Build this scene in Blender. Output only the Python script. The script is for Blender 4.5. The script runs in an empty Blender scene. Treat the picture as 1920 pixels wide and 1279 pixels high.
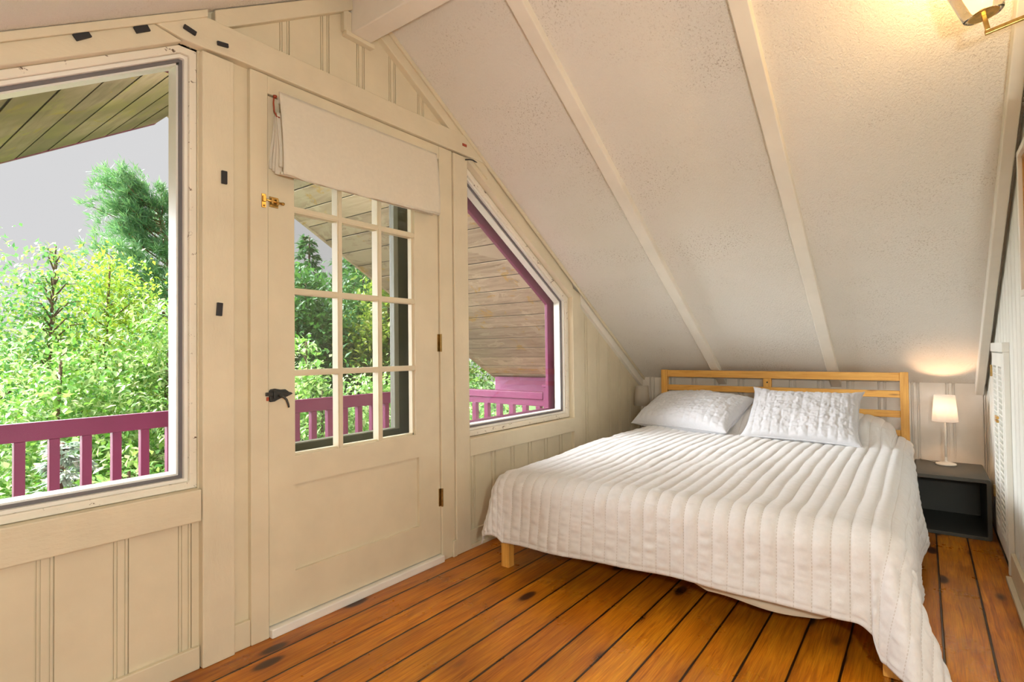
import bpy, bmesh, math, random
import numpy as np
from mathutils import Vector, Matrix

S = bpy.context.scene
COL = S.collection
PI = math.pi

# ------------------------------------------------------------------ helpers
class MB:
    """collects shapes and links them as ONE mesh object"""
    def __init__(s):
        s.v = []; s.f = []
    def add(s, v, f):
        n = len(s.v); s.v += [tuple(p) for p in v]; s.f += [tuple(i + n for i in q) for q in f]
        return s
    def box(s, x0, x1, y0, y1, z0, z1):
        x0, x1 = min(x0, x1), max(x0, x1); y0, y1 = min(y0, y1), max(y0, y1); z0, z1 = min(z0, z1), max(z0, z1)
        v = [(x0,y0,z0),(x1,y0,z0),(x1,y1,z0),(x0,y1,z0),(x0,y0,z1),(x1,y0,z1),(x1,y1,z1),(x0,y1,z1)]
        return s.add(v, [(0,3,2,1),(4,5,6,7),(0,1,5,4),(1,2,6,5),(2,3,7,6),(3,0,4,7)])
    def obox(s, c, ax, ay, az, lx, ly, lz):
        c = Vector(c); ax = Vector(ax).normalized() * lx / 2; ay = Vector(ay).normalized() * ly / 2; az = Vector(az).normalized() * lz / 2
        v = [c + ax*i + ay*j + az*k for k in (-1,1) for i, j in ((-1,-1),(1,-1),(1,1),(-1,1))]
        f = [(0,3,2,1),(4,5,6,7),(0,1,5,4),(1,2,6,5),(2,3,7,6),(3,0,4,7)]
        if ax.cross(ay).dot(az) < 0: f = [q[::-1] for q in f]
        return s.add(v, f)
    def prism_xz(s, poly, y0, y1):
        """poly of (x,z) extruded between y0 and y1"""
        y0, y1 = min(y0, y1), max(y0, y1)
        a = sum(poly[i][0]*poly[(i+1)%len(poly)][1] - poly[(i+1)%len(poly)][0]*poly[i][1] for i in range(len(poly)))
        if a < 0: poly = poly[::-1]
        n = len(poly)
        v = [(p[0], y0, p[1]) for p in poly] + [(p[0], y1, p[1]) for p in poly]
        f = [tuple(range(n)), tuple(range(2*n-1, n-1, -1))] + [(i, n+i, n+(i+1)%n, (i+1)%n) for i in range(n)]
        return s.add(v, f)
    def ring_xz(s, po, pi, y0, y1):
        """frame between two matching polygons (counter-clockwise seen from -y)"""
        n = len(po)
        v = [(p[0], y, p[1]) for y in (y0, y1) for q in (po, pi) for p in q]
        o0, i0, o1, i1 = 0, n, 2*n, 3*n; f = []
        for k in range(n):
            j = (k+1) % n
            f += [(o0+k, o0+j, i0+j, i0+k), (o1+j, o1+k, i1+k, i1+j), (i0+k, i0+j, i1+j, i1+k), (o0+j, o0+k, o1+k, o1+j)]
        return s.add(v, f)
    def tube(s, pts, r, seg=10, cap=True):
        pts = [Vector(p) for p in pts]; n = len(pts); rr = r if isinstance(r, (list, tuple)) else [r]*n
        v = []; f = []; up = None
        for i, p in enumerate(pts):
            d = (pts[min(i+1, n-1)] - pts[max(i-1, 0)]).normalized()
            if up is None:
                up = d.orthogonal().normalized()
            else:
                up = (up - d * up.dot(d)); up = up.normalized() if up.length > 1e-6 else d.orthogonal().normalized()
            b = d.cross(up)
            for k in range(seg):
                a = 2*PI*k/seg; v.append(p + (up*math.cos(a) + b*math.sin(a))*rr[i])
        for i in range(n-1):
            for k in range(seg):
                l = (k+1) % seg; f.append((i*seg+k, i*seg+l, (i+1)*seg+l, (i+1)*seg+k))
        if cap:
            f.append(tuple(range(seg-1, -1, -1))); f.append(tuple(range((n-1)*seg, n*seg)))
        return s.add(v, f)
    def lathe(s, c, prof, axis=(0,0,1), seg=32, closed=False):
        """prof list of (r,h) along axis from c"""
        ax = Vector(axis).normalized(); u = ax.orthogonal().normalized(); w = ax.cross(u); c = Vector(c)
        v = []; f = []; n = len(prof)
        for r, h in prof:
            for k in range(seg):
                a = 2*PI*k/seg; v.append(c + ax*h + (u*math.cos(a) + w*math.sin(a))*r)
        for i in range(n-1 if not closed else n):
            j = (i+1) % n
            for k in range(seg):
                l = (k+1) % seg; f.append((i*seg+k, i*seg+l, j*seg+l, j*seg+k))
        if not closed:
            if prof[0][0] > 1e-5: f.append(tuple(range(seg-1, -1, -1)))
            if prof[-1][0] > 1e-5: f.append(tuple(range((n-1)*seg, n*seg)))
        return s.add(v, f)
    def build(s, name, mat, parent=None, bevel=0, smooth=False, seg=2):
        m = bpy.data.meshes.new(name); m.from_pydata([tuple(p) for p in s.v], [], s.f); m.validate(); m.update()
        o = bpy.data.objects.new(name, m); COL.objects.link(o)
        if mat: m.materials.append(mat)
        if parent: o.parent = parent
        if smooth:
            m.polygons.foreach_set('use_smooth', [True]*len(m.polygons))
        if bevel:
            b = o.modifiers.new('bevel', 'BEVEL'); b.width = bevel; b.segments = seg; b.limit_method = 'ANGLE'; b.angle_limit = math.radians(40)
        return o

def npmesh(name, v, f, mat, parent=None, smooth=True, flat=False):
    m = bpy.data.meshes.new(name)
    v = np.asarray(v, dtype=np.float32); f = np.asarray(f, dtype=np.int32); k = f.shape[1]
    m.vertices.add(len(v)); m.vertices.foreach_set('co', v.ravel())
    m.loops.add(f.size); m.loops.foreach_set('vertex_index', f.ravel())
    m.polygons.add(len(f)); m.polygons.foreach_set('loop_start', np.arange(0, f.size, k, dtype=np.int32))
    m.polygons.foreach_set('loop_total', np.full(len(f), k, dtype=np.int32))
    m.update(calc_edges=True)
    if smooth: m.polygons.foreach_set('use_smooth', np.ones(len(f), dtype=bool))
    o = bpy.data.objects.new(name, m); COL.objects.link(o)
    m.materials.append(mat)
    if parent: o.parent = parent
    return o

def tag(o, label=None, cat=None, group=None, kind=None):
    if label: o['label'] = label
    if cat: o['category'] = cat
    if group: o['group'] = group
    if kind: o['kind'] = kind
    return o
def thing(name, label, cat, loc=(0,0,0), group=None, kind=None):
    o = bpy.data.objects.new(name, None); COL.objects.link(o); o.location = loc; o.empty_display_size = .1
    return tag(o, label, cat, group, kind)
def sub(o, part):
    """o becomes a sub-part of part"""
    o.parent = part; o.matrix_parent_inverse = Matrix.Identity(4); return o
def put(o, root):
    """parent o to root, keeping its world place"""
    o.parent = root; o.matrix_parent_inverse = Matrix.Translation(-Vector(root.location)); return o
def struct(name, mb, mat, label, cat, parent=None, bevel=0, **k):
    o = mb.build(name, mat, parent, bevel, **k)
    return tag(o, label, cat, kind='structure')
def inset(poly, d):
    """inset a convex polygon, d one number or one per edge"""
    n = len(poly); a = sum(poly[i][0]*poly[(i+1)%n][1] - poly[(i+1)%n][0]*poly[i][1] for i in range(n))
    sgn = 1 if a > 0 else -1
    L = []
    for i in range(n):
        p, q = Vector(poly[i]), Vector(poly[(i+1)%n]); e = (q-p).normalized(); nn = Vector((-e.y, e.x))*sgn
        dd = d[i] if isinstance(d, (list, tuple)) else d
        L.append((p + nn*dd, e))
    out = []
    for i in range(n):
        p, e = L[i-1]; q, g = L[i]
        den = e.x*g.y - e.y*g.x; t = ((q.x-p.x)*g.y - (q.y-p.y)*g.x)/den
        out.append(tuple(p + e*t))
    return out

# ------------------------------------------------------------------ materials
class NT:
    def __init__(s, name):
        s.m = bpy.data.materials.new(name); s.m.use_nodes = True; s.t = s.m.node_tree
        s.b = s.t.nodes['Principled BSDF']; s.out = s.t.nodes['Material Output']; s._c = None
    def n(s, typ, **kw):
        x = s.t.nodes.new(typ)
        for k, v in kw.items():
            if k.startswith('i_'):
                key = k[2:]; x.inputs[int(key) if key.isdigit() else key.replace('_', ' ')].default_value = v
            else: setattr(x, k, v)
        return x
    def l(s, a, b):
        s.t.links.new(a, b); return b
    def setb(s, **kw):
        for k, v in kw.items():
            s.b.inputs[k.replace('_', ' ')].default_value = v
    def coord(s):
        if s._c is None: s._c = s.n('ShaderNodeTexCoord').outputs['Object']
        return s._c
    def mapped(s, scale=(1,1,1), rot=(0,0,0), src=None):
        mp = s.n('ShaderNodeMapping'); mp.inputs['Scale'].default_value = scale; mp.inputs['Rotation'].default_value = rot
        s.l(src or s.coord(), mp.inputs['Vector']); return mp.outputs['Vector']
    def noise(s, scale, detail=4, rough=.5, vec=None, dist=0):
        x = s.n('ShaderNodeTexNoise'); x.inputs['Scale'].default_value = scale; x.inputs['Detail'].default_value = detail
        x.inputs['Roughness'].default_value = rough; x.inputs['Distortion'].default_value = dist
        s.l(vec or s.coord(), x.inputs['Vector']); return x.outputs['Fac']
    def ramp(s, fac, stops, interp='LINEAR'):
        r = s.n('ShaderNodeValToRGB'); e = r.color_ramp.elements; r.color_ramp.interpolation = interp
        while len(e) < len(stops): e.new(.5)
        for k, (p, c) in enumerate(stops):
            e[k].position = p; e[k].color = (*c, 1) if not isinstance(c, (int, float)) else (c, c, c, 1)
        s.l(fac, r.inputs['Fac']); return r.outputs['Color']
    def math(s, op, a, b=None, c=None):
        x = s.n('ShaderNodeMath', operation=op)
        for i, q in enumerate((a, b, c)):
            if q is None: continue
            if isinstance(q, (int, float)): x.inputs[i].default_value = q
            else: s.l(q, x.inputs[i])
        return x.outputs[0]
    def mix(s, fac, a, b, mode='MIX'):
        x = s.n('ShaderNodeMix', data_type='RGBA', blend_type=mode)
        for i, q in ((0, fac), (6, a), (7, b)):
            if isinstance(q, (int, float)): x.inputs[i].default_value = q
            elif isinstance(q, tuple): x.inputs[i].default_value = (*q, 1)
            else: s.l(q, x.inputs[i])
        return x.outputs[2]
    def color(s, c):
        if isinstance(c, tuple): s.b.inputs['Base Color'].default_value = (*c, 1)
        else: s.l(c, s.b.inputs['Base Color'])
    def bump(s, h, strength=.3, dist=.01):
        x = s.n('ShaderNodeBump'); x.inputs['Strength'].default_value = strength; x.inputs['Distance'].default_value = dist
        s.l(h, x.inputs['Height']); s.l(x.outputs['Normal'], s.b.inputs['Normal'])

M = {}
def paint(name, c, rough=.55, bump=.15, bscale=60, stretch=(1,1,1), chips=0, chipcol=(.12,.07,.04), var=.06):
    t = NT(name); v = t.mapped(stretch)
    n = t.noise(3, 4, .6)
    dk = tuple(x*(1-var*2) for x in c)
    col = t.ramp(n, [(.3, dk), (.65, c)])
    h = t.noise(bscale, 5, .6, vec=v)
    if chips:
        f = t.noise(26, 6, .75, vec=t.mapped((1.0, 1.0, 1.6)), dist=.4)
        mk = t.ramp(f, [(chips, 0), (chips+.02, 1)])
        col = t.mix(mk, col, chipcol)
    t.color(col); t.setb(Roughness=rough); t.bump(h, bump, .004)
    M[name] = t.m
    return t.m
paint('cream_paint', (.725, .645, .475), rough=.5, bump=.10, bscale=40)
paint('cream_rough_sawn', (.73, .65, .485), rough=.6, bump=1.0, bscale=26, stretch=(1, 1, .35), chips=.755)
paint('cream_beam', (.72, .64, .475), rough=.6, bump=.75, bscale=26, stretch=(.35, 1, 1), chips=.80)
paint('cream_sill_worn', (.84, .79, .68), rough=.55, bump=.4, bscale=40, stretch=(.4, 1, 1), chips=.615, chipcol=(.13,.08,.05))
paint('white_gloss', (.86, .84, .78), rough=.35, bump=.05, chips=.76)
paint('white_wall', (.80, .755, .69), rough=.5, bump=.10, bscale=40)
paint('white_partition', (.82, .82, .76), rough=.5, bump=.10, bscale=40)
paint('white_beam', (.83, .78, .69), rough=.55, bump=.18, bscale=30)
paint('purple_paint', (.205, .026, .098), rough=.45, bump=.25, bscale=30)
paint('purple_siding', (.25, .05, .14), rough=.55, bump=.5, bscale=24, stretch=(1,.4,1))
paint('olive_paint', (.05, .052, .022), rough=.5, bump=.2)
paint('olive_grey_paint', (.21, .21, .15), rough=.5, bump=.2)
paint('grey_table', (.062, .062, .054), rough=.5, bump=.05)
paint('lamp_white', (.85, .80, .72), rough=.4, bump=.0)
paint('deck_paint', (.62, .42, .45), rough=.6, bump=.3)  # unseen deck's colour made paler to bounce light onto the ceiling
paint('rubber_black', (.022, .022, .026), rough=.6, bump=.1)
paint('iron_black', (.030, .030, .028), rough=.5, bump=.3, bscale=120)
paint('gasket_grey', (.16, .15, .16), rough=.5, bump=.1)
paint('roof_brown', (.10, .07, .06), rough=.8)
paint('gap_shade_dark', (.035, .026, .02), rough=.9)
paint('cloth_cream', (.74, .66, .52), rough=.9, bump=.25, bscale=250)
paint('orange_cord', (.35, .055, .02), rough=.6)

def stucco():
    t = NT('ceiling_stucco')
    a = t.noise(95, 5, .65); b = t.noise(230, 3, .6); big = t.noise(2.2, 4, .6, vec=t.mapped((1, .55, 1)))
    h = t.math('ADD', a, t.math('MULTIPLY', b, .5))
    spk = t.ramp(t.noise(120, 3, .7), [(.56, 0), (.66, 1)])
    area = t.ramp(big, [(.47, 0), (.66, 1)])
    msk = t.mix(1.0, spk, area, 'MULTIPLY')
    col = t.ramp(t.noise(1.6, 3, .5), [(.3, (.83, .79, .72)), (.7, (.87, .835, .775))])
    col = t.mix(t.math('MULTIPLY', msk, .85), col, (.42, .34, .26))  # dark specks paint the raking-light shadows of the stucco relief
    t.color(col); t.setb(Roughness=.75); t.bump(h, .85, .008); M['stucco'] = t.m
stucco()

def floor_mat():
    t = NT('pine_plank_floor')
    sp = t.n('ShaderNodeSeparateXYZ'); t.l(t.coord(), sp.inputs[0])
    W = .1357
    q = t.math('DIVIDE', t.math('SUBTRACT', t.math('MULTIPLY', sp.outputs['Y'], -1), .265), W)
    idx = t.math('FLOOR', q); fr = t.math('FRACT', q)
    wn = t.n('ShaderNodeTexWhiteNoise', noise_dimensions='1D'); t.l(idx, wn.inputs['W']); rnd = wn.outputs['Value']
    cx = t.n('ShaderNodeCombineXYZ')
    t.l(t.math('ADD', sp.outputs['X'], t.math('MULTIPLY', rnd, 17)), cx.inputs[0]); t.l(sp.outputs['Y'], cx.inputs[1]); t.l(t.math('MULTIPLY', idx, 3.1), cx.inputs[2])
    P = cx.outputs[0]
    # knots: stretched cells
    vo = t.n('ShaderNodeTexVoronoi', voronoi_dimensions='3D', feature='F1'); vo.inputs['Scale'].default_value = 1; vo.inputs['Randomness'].default_value = 1
    t.l(t.mapped((2.9, 7.4, 1.0), src=P), vo.inputs['Vector'])
    kd = vo.outputs['Distance']
    knot = t.ramp(kd, [(.0, 1), (.13, .9), (.20, 0)])
    halo = t.ramp(kd, [(.10, 1), (.42, 0)])
    # grain
    warp = t.noise(2.2, 3, .5, vec=t.mapped((.7, 3.0, 1), src=P))
    g1 = t.noise(7, 5, .62, vec=t.mapped((.55, 9.0, 1.0), src=P), dist=1.2)
    g2 = t.noise(30, 4, .6, vec=t.mapped((.25, 9.0, 1.0), src=P))
    base = t.ramp(g1, [(.30, (.42, .115, .004)), (.48, (.68, .235, .009)), (.72, (.88, .39, .022))])
    fine = t.ramp(g2, [(.35, .72), (.65, 1.0)])
    col = t.mix(1.0, base, fine, 'MULTIPLY')
    tone = t.ramp(rnd, [(0, (.74, .62, .50)), (.35, (1, .88, .76)), (.7, (.92, .85, .80)), (1, (1.0, 1.0, 1.0))])
    col = t.mix(.9, col, tone, 'MULTIPLY')
    blot = t.ramp(t.noise(1.5, 3, .6, vec=t.mapped((.8, 2.0, 1), src=P)), [(.40, .55), (.58, 1.0)])
    col = t.mix(.65, col, blot, 'MULTIPLY')
    col = t.mix(t.math('MULTIPLY', halo, .55), col, (.20, .042, .006))
    col = t.mix(knot, col, (.035, .010, .003))
    e = t.math('MINIMUM', fr, t.math('SUBTRACT', 1.0, fr))
    gapn = t.math('ADD', e, t.math('MULTIPLY', t.math('SUBTRACT', t.noise(6, 3, .6), .5), .025))
    gap = t.ramp(gapn, [(.018, 1), (.034, 0)])
    edge = t.ramp(e, [(.02, .62), (.10, 1.0)])
    col = t.mix(.6, col, edge, 'MULTIPLY')
    col = t.mix(gap, col, (.012, .004, .001))
    t.color(col)
    rg = t.ramp(t.noise(5, 4, .6), [(.3, .24), (.7, .42)]); t.l(rg, t.b.inputs['Roughness'])
    t.setb(Specular_IOR_Level=.45)
    hh = t.math('SUBTRACT', t.math('MULTIPLY', g2, .12), gap)
    t.bump(hh, .5, .004); M['floor'] = t.m
floor_mat()

def wood(name, light, dark, axis, rough=.4):
    t = NT(name); sc = [14, 14, 14]; sc[axis] = .9
    g = t.noise(5, 5, .6, vec=t.mapped(tuple(sc)), dist=.8)
    big = t.noise(2.5, 2, .5)
    col = t.ramp(g, [(.3, dark), (.65, light)])
    col = t.mix(.35, col, t.ramp(big, [(.35, .75), (.65, 1.0)]), 'MULTIPLY')
    vo = t.n('ShaderNodeTexVoronoi', feature='F1'); s2 = [16, 16, 16]; s2[axis] = 3.3
    vo.inputs['Scale'].default_value = 1; t.l(t.mapped(tuple(s2)), vo.inputs['Vector'])
    col = t.mix(t.ramp(vo.outputs['Distance'], [(.06, .75), (.14, 0)]), col, (.16, .045, .01))
    t.color(col); t.setb(Roughness=rough); t.bump(g, .08, .002); M[name] = t.m
wood('pine_y', (.80, .44, .10), (.62, .29, .05), 1)
wood('pine_z', (.80, .44, .10), (.62, .29, .05), 2)
wood('pine_x', (.80, .44, .10), (.62, .29, .05), 0)
wood('frame_oak', (.55, .28, .08), (.35, .15, .04), 2)

def soffit(name, yel):
    t = NT(name)
    g = t.noise(3, 6, .68, vec=t.mapped((5, .55, 5)), dist=1.2)
    base = t.ramp(g, [(.28, (.30, .23, .155)), (.5, (.50, .40, .28)), (.75, (.66, .56, .42))])
    p1 = t.ramp(t.noise(2.6, 8, .7, vec=t.mapped((1.6, .8, 1.6)), dist=.6), [(.545, 0), (.56, 1)])
    col = t.mix(t.math('MULTIPLY', p1, .85), base, (.62, .53, .38) if not yel else (.52, .47, .20))
    p2 = t.ramp(t.noise(3.4, 7, .7, vec=t.mapped((1.4, 1.0, 1.4)), dist=.8), [(.60, 0), (.62, 1)])
    col = t.mix(t.math('MULTIPLY', p2, .8), col, (.55, .36, .10) if not yel else (.58, .46, .07))
    if yel:
        p3 = t.noise(1.8, 5, .6); col = t.mix(t.ramp(p3, [(.35, 0), (.62, .75)]), col, (.22, .20, .075))
    p4 = t.ramp(t.noise(9, 6, .8, vec=t.mapped((2, .7, 2))), [(.66, 0), (.69, 1)]); col = t.mix(t.math('MULTIPLY', p4, .6), col, (.10, .07, .05))
    geo = t.n('ShaderNodeNewGeometry'); col = t.mix(1.0, col, t.ramp(geo.outputs['Random Per Island'], [(0, .68), (1, 1.0)]), 'MULTIPLY')
    if yel: col = t.mix(1.0, col, (.62, .60, .55), 'MULTIPLY')
    t.color(col); t.setb(Roughness=.8); t.bump(g, .35, .006); M[name] = t.m
soffit('soffit_tan', False); soffit('soffit_mossy', True)

def metal(name, c, rough):
    t = NT(name); t.color(t.ramp(t.noise(40, 4, .6), [(.3, tuple(x*.55 for x in c)), (.6, c)])); t.setb(Metallic=1.0, Roughness=rough); M[name] = t.m
metal('brass', (.80, .52, .16), .28); metal('brass_old', (.45, .31, .12), .38); metal('steel_grey', (.5, .5, .5), .35)

def glass():
    t = NT('window_glass'); t.t.nodes.remove(t.b)
    tr = t.n('ShaderNodeBsdfTransparent'); gl = t.n('ShaderNodeBsdfGlossy'); gl.inputs['Roughness'].default_value = .02
    fr = t.n('ShaderNodeFresnel'); fr.inputs['IOR'].default_value = 1.45
    mx = t.n('ShaderNodeMixShader'); t.l(t.math('MULTIPLY', fr.outputs[0], .16), mx.inputs[0]); t.l(tr.outputs[0], mx.inputs[1]); t.l(gl.outputs[0], mx.inputs[2]); t.l(mx.outputs[0], t.out.inputs[0])
    M['glass'] = t.m
    t = NT('insect_screen'); t.t.nodes.remove(t.b)
    tr = t.n('ShaderNodeBsdfTransparent'); df = t.n('ShaderNodeBsdfDiffuse'); df.inputs['Color'].default_value = (.16, .15, .13, 1)
    mx = t.n('ShaderNodeMixShader'); mx.inputs[0].default_value = .16; t.l(tr.outputs[0], mx.inputs[1]); t.l(df.outputs[0], mx.inputs[2]); t.l(mx.outputs[0], t.out.inputs[0])
    M['screen'] = t.m
    t = NT('clear_shade_glass'); t.setb(Base_Color=(1, .97, .9, 1), Roughness=.03, Transmission_Weight=1.0, IOR=1.3); M['shade_glass'] = t.m
glass()

def shade(name, c, emit, k=.75):
    t = NT(name); t.setb(Base_Color=(*c, 1), Roughness=.8)
    tl = t.n('ShaderNodeBsdfTranslucent'); tl.inputs['Color'].default_value = (*c, 1)
    mx = t.n('ShaderNodeMixShader'); mx.inputs[0].default_value = k
    t.l(t.b.outputs[0], mx.inputs[1]); t.l(tl.outputs[0], mx.inputs[2]); t.l(mx.outputs[0], t.out.inputs[0])
    M[name] = t.m
shade('lampshade_fabric', (.88, .84, .78), 0)
shade('lampshade_lit', (.88, .84, .78), 0)
M['lampshade_lit'].node_tree.nodes['Principled BSDF'].inputs['Emission Color'].default_value = (1, .80, .66, 1)
M['lampshade_lit'].node_tree.nodes['Principled BSDF'].inputs['Emission Strength'].default_value = .9
def emis(name, c, s):
    t = NT(name); t.setb(Base_Color=(*c, 1)); t.b.inputs['Emission Color'].default_value = (*c, 1); t.b.inputs['Emission Strength'].default_value = s; M[name] = t.m
emis('bulb_glow', (1, .62, .25), 3.0)

def fabric(name, c, ws=420, bump=.25, tr=0, stitch=False):
    t = NT(name)
    w = t.noise(ws, 2, .5); wr = t.noise(28, 4, .6)
    col = t.ramp(t.noise(60, 4, .7), [(.3, tuple(x*.93 for x in c)), (.7, c)])
    if stitch:      # thread along every channel, broken into long stitches
        uv = t.n('ShaderNodeUVMap'); uv.uv_map = 'stitch'; su = t.n('ShaderNodeSeparateXYZ'); t.l(uv.outputs[0], su.inputs[0])
        fr = t.math('FRACT', t.math('ADD', su.outputs[1], .5)); d = t.math('ABSOLUTE', t.math('SUBTRACT', fr, .5))
        line = t.ramp(d, [(.014, 1), (.032, 0)])
        dash = t.ramp(t.math('FRACT', t.math('MULTIPLY', su.outputs[0], 85)), [(.62, 1), (.66, 0)])
        col = t.mix(t.math('MULTIPLY', t.math('MULTIPLY', line, dash), .6), col, (.42, .36, .31))
    t.color(col); t.setb(Roughness=.95, Sheen_Weight=.25); t.b.inputs['Sheen Roughness'].default_value = .5
    t.bump(t.math('ADD', t.math('MULTIPLY', w, .5), wr), bump, .003); M[name] = t.m
    if tr:
        tl = t.n('ShaderNodeBsdfTranslucent'); tl.inputs['Color'].default_value = (*c, 1)
        mx = t.n('ShaderNodeMixShader'); mx.inputs[0].default_value = tr
        t.l(t.b.outputs[0], mx.inputs[1]); t.l(tl.outputs[0], mx.inputs[2]); t.l(mx.outputs[0], t.out.inputs[0])
fabric('quilt_linen', (.67, .66, .66), stitch=True); fabric('pillow_linen', (.55, .55, .575), bump=.2); fabric('blind_linen', (.80, .74, .62), bump=.08, tr=.12); fabric('mattress_cloth', (.78, .72, .62))

def leafmat(name, cols, trans=.35, rough=.42):
    t = NT(name); g = t.n('ShaderNodeNewGeometry')
    col = t.ramp(g.outputs['Random Per Island'], [(i/(len(cols)-1), c) for i, c in enumerate(cols)])
    t.color(col); t.setb(Roughness=rough)
    tl = t.n('ShaderNodeBsdfTranslucent'); t.l(t.mix(.25, col, (.30, .58, .06)), tl.inputs['Color'])
    mx = t.n('ShaderNodeMixShader'); mx.inputs[0].default_value = trans
    t.l(t.b.outputs[0], mx.inputs[1]); t.l(tl.outputs[0], mx.inputs[2]); t.l(mx.outputs[0], t.out.inputs[0]); M[name] = t.m
leafmat('leaf_bright', [(.07, .24, .03), (.18, .42, .06), (.34, .54, .13), (.60, .70, .36), (.10, .33, .06), (.70, .76, .50)], rough=.33)  # last, palest tone paints gloss highlights into some of the leaves
leafmat('leaf_birch', [(.04, .19, .07), (.09, .30, .10), (.20, .42, .10), (.46, .52, .12), (.06, .24, .11)], rough=.35)
leafmat('leaf_maple', [(.16, .30, .03), (.32, .44, .04), (.44, .48, .05), (.12, .26, .04)])
leafmat('leaf_dark', [(.02, .10, .03), (.05, .18, .05), (.09, .25, .06), (.04, .15, .06)], trans=.25)
leafmat('leaf_olive', [(.14, .24, .03), (.27, .36, .05), (.38, .42, .07), (.10, .20, .04)])
leafmat('needle_pine', [(.09, .24, .12), (.16, .34, .16), (.27, .42, .18), (.13, .29, .18)], trans=.2)
leafmat('needle_spruce', [(.03, .12, .05), (.06, .19, .07), (.10, .26, .08)], trans=.15)
leafmat('needle_blue', [(.34, .46, .40), (.46, .56, .50), (.56, .64, .56), (.28, .42, .34)], trans=.15)
t = NT('bark'); t.color(t.ramp(t.noise(18, 5, .7), [(.3, (.08, .055, .04)), (.7, (.22, .14, .09))])); t.setb(Roughness=.9); M['bark'] = t.m
t = NT('pine_bark'); t.color(t.ramp(t.noise(9, 5, .7), [(.3, (.16, .075, .04)), (.7, (.34, .18, .10))])); t.setb(Roughness=.9); M['pine_bark'] = t.m
t = NT('grass_ground'); t.color(t.ramp(t.noise(3, 6, .7), [(.3, (.03, .08, .015)), (.7, (.10, .20, .04))])); t.setb(Roughness=1); M['ground'] = t.m
t = NT('picture_paper'); t.color(t.ramp(t.noise(3, 4, .5), [(.35, (.55, .57, .52)), (.65, (.78, .76, .68))])); t.setb(Roughness=.4); M['picture'] = t.m

# ------------------------------------------------------------------ measured layout (metres)
# x runs along the gable wall towards the low wall behind the bed, y points outdoors, z up
KX, KZ, SL = 4.515, .822, .615          # low wall, its height, slope of the roof
RX = 1.525; RZ = KZ + SL*(KX-RX)        # ridge
LX = 2*RX - KX
RY = -2.305                             # partition on the right
YB = -5.2
def roof(x): return KZ + SL*(KX-x) if x > RX else RZ - SL*(RX-x)

W1 = [(-.25, .607), (.853, .607), (.853, 2.114), (.794, 2.114), (-.25, 1.488)]
W2 = [(2.228, .592), (3.343, .592), (3.343, 1.436), (2.228, 2.117)]
W1O = [(-.25, .607), (.853, .607), (.853, 2.114), (.794, 2.114), (-.25, 1.488)]

# ------------------------------------------------------------------ shell
mb = MB(); mb.box(LX-.3, KX+.15, YB, .0, -.08, 0)
struct('floor', mb, M['floor'], 'orange varnished knotty pine plank floor', 'floor')

def spans(x):
    """solid z-spans of the gable wall at x"""
    holes = []
    if -.25 < x < .853:
        holes.append((.595, min(2.114, 2.114-.6*(.794-x))+.004))
    if 1.09 < x < 2.02: holes.append((0, 2.06))
    if 2.228 < x < 3.343: holes.append((.58, 2.117-.611*(x-2.228)+.004))
    z = 0; out = []
    for a, b in holes:
        if a > z: out.append((z, a))
        z = b
    out.append((z, roof(x)+.03)); return out
def panel_wall(mb, a, b, mk, lo, gro, d=.006, back=.14):
    pass
edges = {LX, KX, -.25, .794, .853, 1.09, 2.02, 2.228, 3.343, RX}
deep = []
for k in range(-12, 24):
    c = .446 + .1831*k
    if LX+.03 < c < KX-.03 and not .93 < c < 1.06:
        for g0, g1, d in ((-.022,-.0175,.006), (-.0125,-.0085,.005), (.0085,.0125,.005), (.0175,.022,.009)):
            deep.append((c+g0, c+g1, d)); edges |= {c+g0, c+g1}
xs = sorted(edges); mb = MB()
for a, b in zip(xs, xs[1:]):
    if b-a < 1e-5: continue
    m = (a+b)/2; y0 = 0
    for g0, g1, d in deep:
        if g0-1e-6 < m < g1+1e-6: y0 = d
    e = 1e-5
    sa, sb = spans(a+e), spans(b-e)
    for (p, q), (r, s) in zip(sa, sb):
        mb.prism_xz([(a, p), (b, r), (b, s), (a, q)], y0, .14)
struct('wall_front', mb, M['cream_paint'], 'cream tongue-and-groove gable wall with the windows and glazed door', 'wall')

def groove_wall(axis_x, y_from, y_to, zt, cents, mat, name, label, thick=.1, side=1):
    """vertical boarding on a wall of constant x"""
    ed = {y_from, y_to}; dp = []
    for c in cents:
        for g0, g1, d in ((-.024,-.018,.009), (-.013,-.008,.008), (.008,.013,.008), (.018,.024,.012)):
            dp.append((c+g0, c+g1, d)); ed |= {c+g0, c+g1}
    ys = sorted(ed); mb = MB()
    for a, b in zip(ys, ys[1:]):
        m = (a+b)/2; d0 = 0
        for g0, g1, d in dp:
            if g0 < m < g1: d0 = d
        mb.box(axis_x+d0, axis_x+thick, a, b, 0, zt)
    return struct(name, mb, mat, label, 'wall')
groove_wall(KX, YB, .0, KZ+.05, [-1.942-.183*k for k in range(-10, 17) if -1.942-.183*k < -.03], M['white_wall'], 'wall_back', 'low white boarded wall behind the headboard')

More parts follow.
